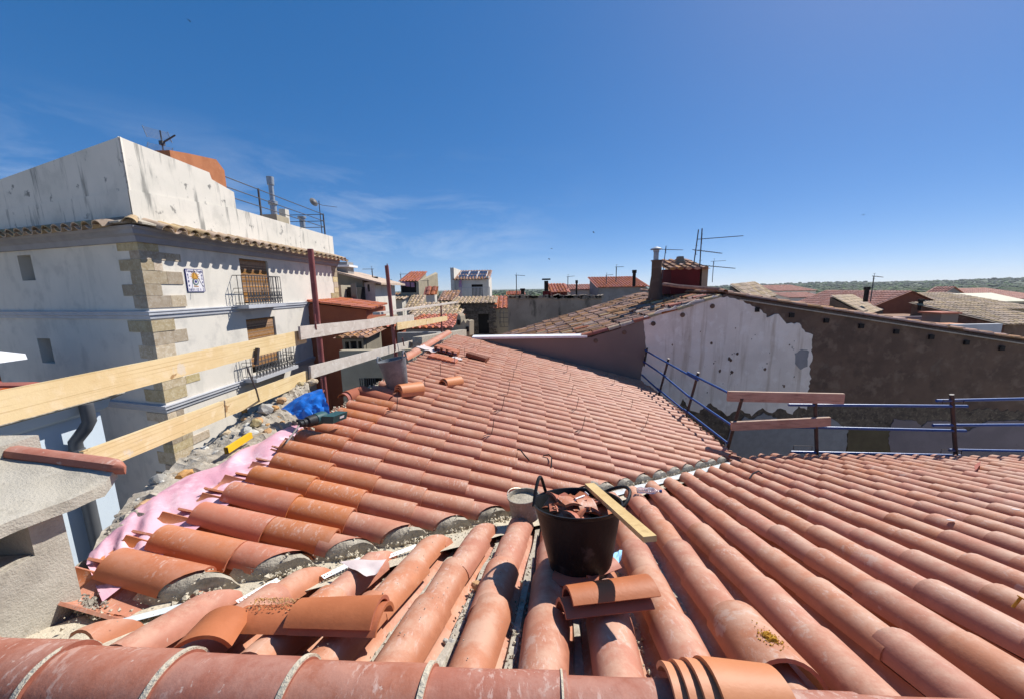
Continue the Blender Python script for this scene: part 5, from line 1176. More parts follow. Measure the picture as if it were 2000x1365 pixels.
for i in range(1500):
    y = random.uniform(1.8, yb); xo = lerp_edge(y) + .07; x = random.uniform(xo, max(xo + .1, -2.33)); p = V((x, y, 0))
    z = -1.385 + .05 * noise.noise(p * 2.2) + .035 * noise.noise(p * 7) + (zedge(y) + 1.40) * (1 - .95 * (x - xo) / max(.2, -1.97 - xo))
    if y > yb - .1 - .8 * (x - xo) / max(.2, -1.97 - xo): continue
    lump(mb, (x, y, z), random.choice((.004, .006, .006, .008, .01, .016)))
mb.part('rubble_bits', 'rubble', rub, kind='stuff')
# bent reinforcing bars standing in the wall
MB().tube([atz(513, 808, -1.38), atx(500, 760, -2.45), atx(482, 716, -2.5)], .008, 5).thing('rebar', 'darksteel', 'thin dark reinforcing bar leaning against the lower pine board', 'steel bar')
MB().bar(atx(500, 712, -2.62), atx(503, 680, -2.62), .03, .03).thing('board_peg', 'darksteel', 'short dark peg rising behind the lower pine board', 'peg')
# pink membrane
outer = [(158, 1098), (170, 1062), (205, 1030), (250, 985), (300, 950), (360, 915), (420, 897), (470, 868), (530, 840), (592, 809)]
inner = [(172, 1092), (195, 1092), (225, 1072), (275, 1040), (335, 1000), (390, 965), (440, 930), (487, 890), (530, 868), (588, 836)]
def membrane():
    m = MB(); n, c = 90, 16; vs = []
    def samp(L, t):
        k = t * (len(L) - 1); i = min(int(k), len(L) - 2); f = k - i; return V(L[i]) * (1 - f) + V(L[i + 1]) * f
    for i in range(n + 1):
        t = .045 + .955 * i / n; a = samp(outer, t); b = samp(inner, t)
        A_ = atz(a[0], a[1], -1.31); B_ = atx(b[0], b[1], -1.86); B_.z = min(B_.z, zpl(PB, B_.x, B_.y) - .09)
        for j in range(c + 1):
            u = j / c; p = A_ * (1 - u) + B_ * u
            f = math.sin(math.pi * min(1, u * 1.05 + .02))
            w = .11 * max(0, abs(noise.noise(V((t * 7 + u * 1.5, u * 1.1, 1)))) - .12) + .018 * noise.noise(V((t * 16, u * 3, 4))) + .004 * noise.noise(V((t * 50, u * 9, 2)))
            p.z += f * (w - .012) + (.0 if j else -.012) - (.05 * (1 - u) ** 6)
            vs.append(p)
    return m.add(vs, [(i * (c + 1) + j, (i + 1) * (c + 1) + j, (i + 1) * (c + 1) + j + 1, i * (c + 1) + j + 1) for i in range(n) for j in range(c)])
membrane().thing('membrane', 'pink', 'long wrinkled pink waterproofing membrane between the old wall top and the orange tiles', 'membrane', smooth=True)
# blue tarpaulin
tp = [atz(549, 799, -1.17), atz(583, 768, -1.04), atz(628, 760, -1.02), 0, atz(654, 795, -1.12), atz(640, 822, -1.24), atz(590, 828, -1.27)]
m = MB(); n = 22; vs = []
for i in range(n + 1):
    for j in range(n + 1):
        u, v = i / n, j / n
        top_ = tp[0] * (1 - u) ** 2 + tp[1] * 2 * u * (1 - u) + tp[2] * u * u; bot = tp[6] * (1 - u) + (tp[5] * .6 + tp[4] * .4) * u
        p = top_ * (1 - v) + bot * v
        p += V((.0, .0, 1)) * ((.025 * noise.noise(V((u * 4, v * 3, 7))) + .018 * noise.noise(V((u * 9, v * 8, 2)))) * (.4 + v) + .02 * abs(noise.noise(V((u * 3 + v * 5, 1, 2)))) + .04 * math.sin(v * 3.1)) + V((.02 * noise.noise(V((u * 7, v * 7, 9))), 0, 0)) * (1 if v > .6 else .3)
        vs.append(p)
m.add(vs, [(i * (n + 1) + j, (i + 1) * (n + 1) + j, (i + 1) * (n + 1) + j + 1, i * (n + 1) + j + 1) for i in range(n) for j in range(n)])
m.thing('tarpaulin', 'tarp', 'crumpled bright blue tarpaulin on the wall top above the drill', 'tarpaulin', smooth=True)
a, b = atz(441, 880, -1.30), atz(490, 849, -1.28)
lev = T('spirit_level', 'yellow spirit level bar lying between the rubble and the pink membrane', 'spirit level', (a + b) / 2)
MB().bar(a, b, .028, .055).part('body', 'yellow', lev); MB().bar(a, a + (b - a) * .03, .03, .058).part('end_cap', 'black', lev)

# ================================================================== edge guard on the street side
XG = -2.66
def gd(px, py, x=XG): return atx(px, py, x)
def board(name, label, pa, pb, h, mat, th=.027, group='guard boards on the street side', shift=0, xa=XG, xb=XG):
    a, b = gd(*pa, xa), gd(*pb, xb); d = (b - a).normalized(); n = V((0, 0, 1)).cross(d).normalized(); up = d.cross(n); up = up if up.z > 0 else -up
    a += n * shift; b += n * shift; m = MB(); k = 24; vs = []; ln = (b - a).length
    for i in range(k + 1):
        c = a + (b - a) * i / k; w = .0025 * noise.noise(V((i * .35, ln * 9, 0)))
        for y, z in ((-1, -1), (1, -1), (1, 1), (-1, 1)): vs.append(c + n * (y * th / 2 + w) + up * (z * h / 2 + .003 * noise.noise(V((i * .8, z * 5, ln)))))
    m.add(vs, [(i * 4 + j, i * 4 + (j + 1) % 4, i * 4 + 4 + (j + 1) % 4, i * 4 + 4 + j) for i in range(k) for j in range(4)] + [(3, 2, 1, 0), tuple(k * 4 + j for j in range(4))])
    return m.thing(name, mat, label, 'board', group)
board('guard_board', 'fresh pine board, upper one, reaching from the picture edge to the red oxide post', (-75, 813), (596, 657), .172, 'pine')
board('guard_board', 'fresh pine board, lower one, ending behind the grey mortar chimney', (163, 905), (600, 735), .158, 'pine')
board('guard_board', 'cement-grey upper board with a splintered edge, nailed to both red oxide posts', (577, 651), (804, 621), .165, 'greywood', shift=-.05)
board('guard_board', 'cement-grey lower board sloping down towards the tarpaulin', (598, 727), (812, 668), .165, 'greywood', shift=-.05)
board('guard_board', 'short fresh pine board hung on the farthest red oxide post', (775, 638), (873, 622), .16, 'pine', xa=-2.5, xb=-2.3, shift=.0)
board('guard_board', 'narrow weathered board edge-on above the others', (735, 613), (890, 591), .05, 'greywood', th=.16, xa=-2.9, xb=-2.3)
board('guard_board', 'short splintered grey end piece of the lower grey board', (776, 688), (785, 684), .18, 'greywood', shift=.08)
def gpost(label, ptop, pbase, r, hooks):
    a, b = gd(*ptop), gd(*pbase); b = b + (b - a) * .25; t = T('guard_post', label, 'post', b, 'red oxide guard posts on the street side')
    MB().tube([b, a], r, 14).part('tube', 'post', t, True)
    for z in hooks:
        c = a + (b - a) * z; s = 1
        MB().tube([c, c + V((.06, -.17, 0)) * 1.0, c + V((.07, -.19, .03)), c + V((.07, -.19, .2))], .011, 6).part('hook', 'post', t, True)
    return t
gpost('nearest red oxide post with welded hooks, standing behind the blue tarpaulin', (606, 487), (636, 785), .037, (.4, .73))
gpost('middle red oxide post, where the grey boards end', (755, 519), (776, 725), .04, (.06, .62))
gpost('farthest short red oxide post carrying the small pine board', (861, 591), (863, 650), .03, ())
for i, (px, py0, py1) in enumerate(((768, 640, 690), (786, 660, 676))):
    MB().tube([gd(px, py0, -2.5), gd(px + 3, py1, -2.5)], .014, 6).thing('hook_bar', 'post', ('longer', 'shorter')[i] + ' thin reddish hook bar hanging beside the middle post', 'hook')

# ================================================================== mortar chimney at the left edge
chm = T('mortar_chimney', 'freshly rendered cement chimney with a side opening and a tile on its sloping top', 'chimney', (-2.2, 1.2, -1.4))
XC = -1.985
c1, c0 = atx(125, 985, XC), atx(157, 1180, XC)
def CH(px, py, x=XC): return atx(px, py, x)
ycor = CH(140, 1080).y; o_t, o_b, o_r = CH(30, 1020).z, CH(40, 1100).z, CH(66, 1075).y
ztop = c1.z + .06; ynr = .62
wall_mb((XC, ycor), (0, -1), ycor - ynr, -1.75, ztop, [(ycor - o_r, ycor - ynr - .12, o_b, o_t)], .30, inward=(-1, 0)).part('front_wall', 'render', chm)
MB().box((XC - .32 - .1, (ycor + ynr) / 2, (ztop - 1.75) / 2), (.2, ycor - ynr - .01, ztop + 1.75)).part('back_wall', 'render', chm)
MB().box((XC - .15, (o_r + ynr + .12) / 2, o_b - .0), (.28, o_r - ynr - .13, .012)).part('sill', 'mortar', chm)
E0, E1 = CH(200, 950, -1.90), CH(-70, 1052, -1.93)
S0 = CH(226, 912, -1.90); S1 = aty(-60, 880, S0.y)
m = MB(); vs = []; n1, n2 = 18, 10
for i in range(n1 + 1):
    for j in range(n2 + 1):
        u, v = i / n1, j / n2; p = (E0 * (1 - u) + E1 * u) * (1 - v) + (S0 * (1 - u) + S1 * u) * v
        vs.append(p + V((.006 * noise.noise(p * 14), 0, .008 * noise.noise(p * 9))))
tn_ = len(vs); vs += [q - V((0, 0, .05)) for q in vs]; c_ = n2 + 1
fs = [(i * c_ + j, (i + 1) * c_ + j, (i + 1) * c_ + j + 1, i * c_ + j + 1) for i in range(n1) for j in range(n2)]
fs += [tuple(k + tn_ for k in f[::-1]) for f in fs]
fs += [(i * c_, i * c_ + tn_, (i + 1) * c_ + tn_, (i + 1) * c_) for i in range(n1)] + [(j, j + 1, j + 1 + tn_, j + tn_) for j in range(n2)] + [(i * c_ + n2, (i + 1) * c_ + n2, (i + 1) * c_ + n2 + tn_, i * c_ + n2 + tn_) for i in range(n1)]
m.add(vs, fs).part('cap_slope', 'render', chm, True)
MB().prism([V((-2.4, .5, ztop - .02)), V((-2.4, ycor - .02, ztop - .02)), V((XC - .02, ycor - .02, ztop - .02)), V((XC - .02, .5, ztop - .02))], [V((-2.4, .5, E0.z - .03)), V((-2.4, ycor - .02, E0.z + .02)), V((XC - .02, ycor - .02, E0.z - .03)), V((XC - .02, .5, E1.z - .04))]).part('cap_body', 'render', chm)
sdir = (S0 - aty(22, 886, S0.y)).normalized(); a_ = aty(22, 886, S0.y)
st_m = MB(); pr = [(-.012, -.03), (-.03, .0), (-.022, .026), (0, .036), (.03, .03), (.045, 0), (.03, -.03)]
ks = [(0, 1), (.8, 1), (.93, .9), (.985, .6), (1.02, .1)]; vs = []; Ls = (S0 - a_).length + .03
for k, sc in ks:
    for y_, z_ in pr: vs.append(a_ + sdir * Ls * k + V((0, y_ * sc, z_ * (.55 + .45 * sc) - .012 * (1 - sc))))
n7 = len(pr)
st_m.add(vs, [tuple(range(n7))[::-1], tuple(range(4 * n7, 5 * n7))] + [(i * n7 + j, i * n7 + (j + 1) % n7, (i + 1) * n7 + (j + 1) % n7, (i + 1) * n7 + j) for i in range(4) for j in range(n7)]).part('ridge_tile', 'tileR', chm, True)
MB().box(a_ + V((-.14, 0, .01)), (.28, .22, .08)).part('cap_block', 'render', chm)

# ================================================================== blue scaffold guard by the courtyard
XS = 3.78
ePl = arA * 6.42
def sv(px, py): return onv(px, py, ePl, arA)
def tube_thing(pts, r, mat, name, label, cat, group=None, n=10): return MB().tube(pts, r, n).thing(name, mat, label, cat, group, True)
for i, (a, b, lb) in enumerate((((1264, 680), (1251, 752), 'dark scaffold post in the corner by the pinkish render'), ((1306, 700), (1286, 775), 'second dark scaffold post from the wall corner'),
                       ((1364, 727), (1338, 822), 'third dark scaffold post, before the big plaster patch'), ((1449, 778), (1416, 895), 'fourth dark scaffold post where the rails turn the corner'))):
    p, q = atx(*a, XS + .02), atx(*b, XS + .02); q = q + (q - p) * .5
    tube_thing([q, p], .026, 'darksteel', 'scaffold_post', lb, 'post', 'dark scaffold posts')
for a, b, lb in (((1260, 684), (1363, 742), 'far upper blue rail running down from the wall corner'), ((1343, 727), (1421, 766), 'near upper blue rail meeting the brown board'), ((1257, 706), (1300, 735), 'far middle blue rail by the wall corner'),
                 ((1290, 728), (1350, 778), 'middle blue rail between the second and third posts'), ((1340, 770), (1430, 831), 'near middle blue rail ending at the lower brown board'), ((1253, 731), (1290, 765), 'far lowest blue rail above the tile ends'),
                 ((1284, 758), (1342, 806), 'lowest blue rail between the second and third posts'), ((1336, 799), (1420, 864), 'near lowest blue rail ending above the grey valley end')):
    tube_thing([atx(*a, XS - .03), atx(*b, XS - .03)], .022, 'bluetube', 'scaffold_rail', lb, 'rail', 'blue scaffold rails')
for a, b, lb in (((1592, 768), (1596, 905), 'dark scaffold post through the brown boards at the far eave'), ((1859, 770), (1868, 905), 'dark scaffold post at the overlap of the long blue rails')):
    p, q = sv(*a), sv(*b); q = q + (q - p) * .3; tube_thing([q, p], .028, 'darksteel', 'scaffold_post', lb, 'post', 'dark scaffold posts')
for a, b, lb in (((1540, 790), (1889, 793), 'long blue rail along the far eave, upper row'), ((1541, 833), (1886, 841), 'long blue rail along the far eave, middle row'), ((1545, 882), (1875, 889), 'long blue rail just above the far eave tiles'),
                 ((1829, 782), (2080, 777), 'upper blue rail running out of the picture edge'), ((1822, 830), (2080, 829), 'middle blue rail running out of the picture edge'), ((1854, 878), (2080, 882), 'lowest blue rail running out of the picture edge')):
    tube_thing([sv(*a), sv(*b)], .024, 'bluetube', 'scaffold_rail', lb, 'rail', 'blue scaffold rails')
def sboard(pa, pb, h, label):
    a, b = sv(*pa) - arA * .06, sv(*pb) - arA * .06
    return MB().bar(a, b, .05, h).thing('scaffold_board', 'pinkwood', label, 'board', 'brown boards on the scaffold')
sboard((1418, 771), (1642, 776), .17, 'upper reddish brown board tied to the scaffold'); sboard((1425, 829), (1616, 820), .15, 'lower reddish brown board tied to the scaffold')
# wire loops at the rail couplings
for i, (px, py) in enumerate(((1545, 784), (1548, 876), (1838, 788), (1835, 884))):
    q = sv(px, py) - arA * .02; e = ahA * .28; u = V((0, 0, .07))
    MB().tube([q, q + u, q + e + u, q + e], .006, 4).thing('clip_wire', 'darksteel', ('square wire clip on the upper rail by the brown boards', 'square wire clip on the lowest rail by the brown boards', 'square wire clip at the overlap of the upper rails', 'square wire clip at the overlap of the lowest rails')[i], 'clip', 'wire clips on the blue rails')

# ================================================================== steel pins and cables on the far roof
Z6 = lambda x, y: (x / 3.03 + 780, y / 3.03 + 640)
def pinlab(i):
    rowname = ('first row of pins, nearest the street edge', 'second row of pins, in the middle of the slope', 'third row of pins, nearest the scaffold')
    if i < 6: return 'thin bent wire pin, %s from the near end in the first long row of pins' % ('first second third fourth fifth sixth'.split()[i])
    if i < 12: return 'thin bent wire pin, %s from the near end in the middle row of pins' % ('first second third fourth fifth sixth'.split()[i - 6])
    if i < 17: return 'thin bent wire pin, %s from the near end in the row nearest the scaffold' % ('first second third fourth fifth'.split()[i - 12])
    return {17: 'wire pin left of the single loose nested tiles', 18: 'wire pin between the flat brick and the loose nested tiles', 19: 'wire pin just right of the hollow brick', 20: 'wire pin beyond the hollow brick', 21: 'farthest wire pin, near the wall capping', 22: 'wire pin right of the tile stack by the grey tub', 23: 'wire pin below the grey tub'}[i]
pins = [(545, 632, 560, 535), (605, 487, 622, 405), (640, 395, 653, 318), (670, 308, 679, 248), (690, 245, 697, 205), (716, 195, 729, 120), (1080, 605, 1100, 520), (1045, 485, 1062, 408), (1017, 395, 1030, 335), (1003, 320, 1013, 268),
        (990, 265, 996, 220), (978, 222, 979, 193), (1455, 585, 1477, 503), (1370, 480, 1382, 420), (1312, 400, 1322, 345), (1270, 335, 1276, 285), (1232, 280, 1234, 245), (243, 280, 243, 210), (325, 220, 327, 165), (385, 175, 387, 120), (440, 120, 443, 95), (478, 105, 482, 75), (148, 370, 150, 305), (-14, 488, -13, 380)]
for i, (bx, by, tx, ty) in enumerate(pins):
    b = on(*Z6(bx, by), PB, -.01); t_ = aty(*Z6(tx, ty), b.y + .02); sdw = V((-.09, -.05, .025))
    MB().tube([b + sdw * 1.1 + V((0, 0, -.012)), b + sdw * .5 + V((0, 0, .014)), b + V((0, 0, .012)), b + (t_ - b) * .5 + V((.004, 0, 0)), t_], .0042, 5).thing('wire_pin', 'darksteel', pinlab(i), 'wire pin', 'wire pins on the far roof', True)
def cable(pts, label, r=.007): MB().tube(pts, r, 6).thing('cable', 'black', label, 'cable', 'black cable scraps', True)
cable([on(*Z6(x, y), PB, k) for x, y, k in ((698, 722, .01), (712, 735, .03), (735, 765, .03), (768, 790, .012))], 'short straight black cable lying across a far roof row')
cable([on(*Z6(x, y), PB, k) for x, y, k in ((850, 760, .01), (880, 765, .035), (897, 780, .03), (898, 828, .01))], 'hooked black cable scrap bent over a far roof row')
cable([on(1488, 925, PA, .006), on(1482, 921, PA, .012), on(1470, 926, PA, .01), on(1463, 930, PA, -.02)], 'black cable scrap over a near roof row by the far eave')

# ================================================================== tools, tubs and loose pieces on the roof
def frP(p, P, ang, k=0, tilt=0, roll=0):
    """frame on a roof plane at p: ang = plan direction of +X (degrees from +X world, counter-clockwise)"""
    n = nrmP(P); x = V((math.cos(rad(ang)), math.sin(rad(ang)), 0)); x = (x - n * x.dot(n)).normalized()
    return frame(p + n * k, x, n) @ Matrix.Rotation(rad(tilt), 4, 'Y') @ Matrix.Rotation(rad(roll), 4, 'X')
def lt(me_mb, mat, M, name, label, cat='roof tile', group=None): return me_mb.xf(M).thing(name, mat, label, cat, group, True)
# -- black tub
tb = on(1133, 1104, PA, -.01)
TR = Matrix.Rotation(rad(-13), 4, 'X') @ Matrix.Rotation(rad(-1), 4, 'Y'); tax = TR @ V((0, 0, 1))
HT = .2
for _ in range(12):              # height that puts the rim where the photograph has it
    q = tb + tax * HT; HT *= 1 + ((q - aty(1131, 978, q.y)).z * -1) / max(.05, q.z - tb.z) * .8
q = tb + tax * HT; wr = (aty(1216, 980, q.y).x - aty(1047, 980, q.y).x) / 2
TM = Matrix.Translation(tb) @ TR
tub = T('rubble_tub', 'big black rubber builder tub full of broken terracotta pieces, on the near roof', 'tub', tb)
r0_ = wr * .68
MB().lathe([(.01, 0), (r0_ * .9, 0), (r0_, .012), (wr * .975, HT * .94), (wr * 1.0, HT * .95), (wr * 1.03, HT), (wr * .985, HT), (wr * .95, HT * .94), (r0_ * .96, .03), (.01, .025)], TM, 40, False).part('bowl', 'black', tub, True)
for ang, h, lean in ((158, .12, -.03), (12, .05, .06)):
    a = rad(ang); pts = []
    for i in range(13):
        q = math.pi * i / 12; t = (q - math.pi / 2) * .32
        r_ = wr * 1.02 + lean * math.sin(q); pts.append(TM @ V((r_ * math.cos(a + t), r_ * math.sin(a + t), HT * .97 + h * math.sin(q))))
    MB().tube(pts, .009, 8).part('handle', 'black', tub, True)
for i in range(30):
    a = random.random() * 6.28; rr = wr * .54 * math.sqrt(random.random()); zz = HT * random.uniform(.84, .93) + (.02 if rr < wr * .3 else 0)
    m = tile_mb(random.uniform(.08, .13), .1, .09, random.choice((24, 34, 45)), .012, 6)
    M = TM @ Matrix.Translation((rr * math.cos(a), rr * math.sin(a), zz)) @ Matrix.Rotation(random.random() * 6.28, 4, 'Z') @ Matrix.Rotation(random.uniform(-.45, .45), 4, 'Y') @ Matrix.Rotation(random.uniform(-.6, .6), 4, 'X') @ Matrix.Translation((-.07, 0, .03))
    m.xf(M).thing('tile_shard', random.choice(('tileLoose', 'tileOrange', 'tileLoose')), 'curved terracotta shard heaped in the black rubber tub', 'tile shard', 'broken tiles in the black tub', True)
for i, (x, y, w, lb) in enumerate(((.0, -.02, .07, 'white scrap sticking up among the shards in the black tub'), (.05, .05, .05, 'smaller white scrap behind the shards in the black tub'))):
    MB().box((0, 0, 0), (w, .006, w * 1.1)).xf(TM @ Matrix.Translation((x, y, HT * 1.0)) @ Matrix.Rotation(.7 + i, 4, 'Z') @ Matrix.Rotation(.5, 4, 'X')).thing('white_scrap', 'label', lb, 'scrap')
# batten leaning on the rim
rimc = TM @ V((0, 0, HT + .018))
def onrim(px, py): d = ray(px, py); return d * (rimc.dot(tax) / d.dot(tax))
a, b = onrim(1270, 1052), onrim(1153, 948)
bt = MB().bar(a, a + (b - a) * 1.02, .055, .022).thing('batten', 'batten', 'short sawn timber batten leaning from the near roof onto the black tub rim', 'batten')
# -- small mortar bucket
sb = on(1026, 1003, PA, -.02); st_ = aty(1020, 968, sb.y); H = st_.z - sb.z
wr2 = (aty(1054, 975, sb.y).x - aty(993, 975, sb.y).x) / 2
SM = Matrix.Translation(sb) @ Matrix.Rotation(rad(-4), 4, 'X') @ Matrix.Rotation(rad(-4), 4, 'Y')
bk = T('mortar_bucket', 'small mortar-crusted bucket filled with grey mortar behind the black tub', 'bucket', sb)
MB().lathe([(.01, 0), (wr2 * .86, 0), (wr2 * .9, .01), (wr2 * .98, H * .93), (wr2 * 1.05, H * .94), (wr2 * 1.05, H), (wr2 * .96, H), (wr2 * .94, H * .8), (wr2 * .93, H * .7)], SM, 28, False).part('bowl', 'wetmortar', bk, True)
m = MB(); vs = [V((0, 0, H * .82))]
for k in (1, 2, 3):
    for i in range(20): a_ = 2 * math.pi * i / 20; r_ = wr2 * .95 * k / 3; vs.append(V((r_ * math.cos(a_), r_ * math.sin(a_), H * .80 + .012 * noise.noise(V((r_ * 30 * math.cos(a_), r_ * 30 * math.sin(a_), 2))))))
fs = [(0, 1 + i, 1 + (i + 1) % 20) for i in range(20)] + [(1 + k * 20 + i, 21 + k * 20 + i, 21 + k * 20 + (i + 1) % 20, 1 + k * 20 + (i + 1) % 20) for k in (0, 1) for i in range(20)]
m.add(vs, fs).xf(SM).part('mortar_fill', 'plug', bk, True)
MB().tube([SM @ V((wr2 * 1.03 * math.cos(q), wr2 * 1.03 * math.sin(q), H * .95 + .03 * math.sin((q - 1.6) * 1.5))) for q in [1.7 + .1 * i for i in range(16)]], .004, 5).part('handle', 'steel', bk, True)
# -- grey tub near the street edge
gb = on(778, 756, PB, .0); gt = aty(768, 701, gb.y); H = gt.z - gb.z; wr3 = (aty(795, 704, gb.y).x - aty(741, 704, gb.y).x) / 2
GM = Matrix.Translation(gb) @ Matrix.Rotation(rad(-9), 4, 'Y')
gt_ = T('mortar_tub', 'grey mortar-stained rubber tub tilted on the far roof by the street edge', 'tub', gb)
MB().lathe([(.01, 0), (wr3 * .66, 0), (wr3 * .72, .012), (wr3 * .98, H * .96), (wr3 * 1.02, H), (wr3 * .97, H), (wr3 * .93, H * .9), (wr3 * .68, .03), (.01, .025)], GM, 32, False).part('bowl', 'greytub', gt_, True)
for ang, h in ((172, .07), (-8, .10)):
    a = rad(ang); pts = []
    for i in range(11):
        q = math.pi * i / 10; t = (q - math.pi / 2) * .22; pts.append(GM @ V((wr3 * 1.02 * math.cos(a + t), wr3 * 1.02 * math.sin(a + t), H * .97 + h * math.sin(q))))
    MB().tube(pts, .013, 7).part('handle', 'greytub', gt_, True)
# -- cordless drill
d0, d1 = on(557, 873, PB, .03), on(581, 849, PB, .10); back = on(640, 829, PB, .115)
ax = (back - d1).normalized(); dr = T('cordless_drill', 'dusty dark teal cordless hammer drill lying on the tiles by the tarpaulin', 'drill', on(610, 845, PB))
nB = nrmP(PB); sdv = ax.cross(nB).normalized()
def axm(o): return frame(o, nB, ax)     # local z along the drill
MB().tube([d0, d0 + (d1 - d0) * .25, d1 + ax * .01], [.003, .0075, .0075], 8).part('drill_bit', 'steel', dr, True)
MB().lathe([(.014, 0), (.027, .005), (.030, .03), (.026, .034), (.034, .038), (.036, .065), (.03, .07)], axm(d1), 16).part('chuck', 'drillblack', dr, True)
MB().lathe([(.03, .07), (.046, .08), (.052, .12), (.05, .17), (.036, .185)], axm(d1), 16).part('gearbox', 'drillblack', dr, True)
mb_ = MB().lathe([(.04, .15), (.056, .165), (.06, .25), (.052, .275), (.01, .28)], axm(d1), 16); mb_.part('motor_housing', 'drill', dr, True)
o_ = d1 + ax * .23; hd_ = (-sdv * .8 + ax * .75).normalized()
if (o_ + hd_).dot(F_) > o_.dot(F_): hd_ = (sdv * .8 + ax * .75).normalized()
m = MB(); q0_ = o_ - nB * .0
m.prism([q0_ + ax * .035 + nB * .02, q0_ - ax * .03 + nB * .02, q0_ - ax * .03 - nB * .02, q0_ + ax * .035 - nB * .02], [q0_ + hd_ * .10 + ax * .03 + nB * .018, q0_ + hd_ * .10 - ax * .03 + nB * .018, q0_ + hd_ * .10 - ax * .03 - nB * .018, q0_ + hd_ * .10 + ax * .03 - nB * .018]).part('grip', 'drillblack', dr)
bc = q0_ + hd_ * .115; fr_ = Matrix((ax, hd_, ax.cross(hd_))).transposed()
bat = MB().box(bc, (.17, .10, .10), fr_).part('battery', 'drill', dr); MB().box(bc + ax * .088, (.012, .06, .065), fr_).part('battery_clip', 'drillblack', bat)
MB().box(bc + hd_ * .051 + ax * .02, (.05, .003, .03), fr_).part('rating_plate', 'label', bat)
MB().tube([d1 + ax * .1, d1 + ax * .1 - hd_ * .05, d1 + ax * .1 - hd_ * .10], [.012, .016, .014], 8).part('side_handle', 'drillblack', dr, True)
# -- loose tiles
def nested(n, px, py, P, ang, k0, name, label, mat='tileLoose', dz=.020, dx=.02, tilt=0, roll=0, group=None, L=.45, ang_=84, jr=0):
    p = on2(px, py, P, k0)
    for i in range(n):
        M = frP(p, P, ang + random.uniform(-jr, jr), dz * i, tilt, roll) @ Matrix.Translation((-L / 2 + dx * i, 0, 0))
        lb = label if n == 1 else label + ', ' + (['bottom', 'second', 'third', 'top'] if n == 4 else ['bottom', 'middle', 'top'] if n == 3 else ['lower', 'upper'])[i] + ' of the pile'
        lt(tile_mb(L, .105, .09, ang_, .013, 14, nl=2), mat, M, name, lb, 'roof tile', group)
nested(3, 801, 755, PB, 52, .09, 'loose_tile', 'orange tile nested beside the grey tub', 'tilePeach', .028, .0, L=.36, group='tiles piled beside the grey tub')
nested(2, 882, 739, PB, 55, .07, 'loose_tile', 'orange tile of the lone pair on the far roof', 'tilePeach', .028, .02, L=.36, group='lone tile pair on the far roof')
nested(1, 735, 762, PB, -14, .02, 'loose_tile', 'dark shaded tile lying under the grey tub', 'tileRed')
nested(2, 690, 762, PB, 70, -.03, 'loose_tile', 'red tile askew at the street edge left of the grey tub', 'tileRed', .02, .05, L=.3)
# hollow bricks and insulation scraps near the top of the far roof
def brick(px, py, k, ang, size, label, holes=True, mat='tileLoose', tilt=0):
    M = frP(on(px, py, PB), PB, ang, k, tilt); L_, W2, H2 = size
    t = T('hollow_brick', label, 'brick', on(px, py, PB, k)); m = MB()
    if holes:
        n = 4; wl = .009
        for z in (-1, 1): m.box((0, 0, z * (H2 - wl) / 2), (L_, W2, wl))
        for i in range(n + 1): m.box((0, -W2 / 2 + wl / 2 + (W2 - wl) * i / n, 0), (L_, wl, H2 - 2 * wl - .001))
    else:
        m.box((0, 0, 0), size)
        for i in range(6): m.box((0, -W2 / 2 + W2 * (i + .5) / 6, H2 / 2 + .003), (L_, W2 / 9, .006))
    m.xf(M).part('block', mat, t); return t
brick(872, 690, .07, -95, (.24, .50, .09), 'orange hollow brick with open cells near the roof top')
brick(866, 700, .0, -92, (.30, .55, .04), 'flat terracotta slab under the hollow brick', False, 'tileLoose')
brick(932, 700, .045, -14, (.46, .26, .07), 'grooved dark flat brick lying alone on the far roof', False, 'tileBrown')
for px, py, w, l, lb in ((838, 683, .45, .35, 'white insulation scrap left of the hollow brick'), (893, 701, .2, .16, 'crumpled white scrap right of the hollow brick')):
    M = frP(on(px, py, PB, .02), PB, -15); m = MB(); vs = [V(((i / 6 - .5) * w, (j / 6 - .5) * l, .03 * noise.noise(V((i * .9, j * .9, px))))) for i in range(7) for j in range(7)]
    m.add(vs, [(i * 7 + j, i * 7 + 7 + j, i * 7 + 8 + j, i * 7 + 1 + j) for i in range(6) for j in range(6)]).xf(M).thing('insulation_scrap', 'paper', lb, 'scrap', smooth=True)
# by the black tub: two tiles crosswise and flat shards
nested(2, 1172, 1150, PA, 10, .06, 'loose_tile', 'red-brown tile crosswise in front of the black tub', 'tileLoose', .045, .03, roll=-18, L=.36, ang_=70, group='two tiles crosswise by the black tub')
for px, py, ang, lb, k in ((1165, 1118, 35, 'thin curved tile shard leaning on the black tub base', .05), (1120, 1128, -20, 'flat tile shard under the front of the black tub', .02)):
    lt(tile_mb(.22, .1, .09, 40, .012, 8), 'tileLoose', frP(on(px, py, PA), PA, ang, k, 0, 10) @ Matrix.Translation((-.1, 0, 0)), 'tile_shard', lb, 'tile shard')
# left: overlapping pieces, tilted tile
nested(1, 575, 1180, PA, -3, .06, 'loose_tile', 'tile with grainy mortar crumbs in the left-hand pile', 'tileLoose', L=.42, ang_=62)
nested(2, 672, 1178, PA, -3, .075, 'loose_tile', 'tile stacked in the left-hand pile over a dark hollow', 'tileLoose', .024, -.02, L=.33, ang_=66, group='tiles stacked in the left-hand pile')
a_, b_ = on2(447, 1176, PA, .085), on2(396, 1240, PA, .065)
lt(tile_mb((b_ - a_).length, .115, .105, 52, .013, 12), 'tileLoose', frame(a_, b_ - a_, NA + V((.12, -.25, 0))), 'loose_tile', 'plain clean tile leaning steeply by the ridge, left of the pile', 'roof tile')
M = frP(on2(550, 1174, PA, .064), PA, -3, 0)
m = MB()
for i in range(260): lump(m, (lambda yy: M @ V((random.uniform(-.12, .1), yy, .001 - yy * yy / .2)))(random.gauss(0, .02)), random.uniform(.002, .005))
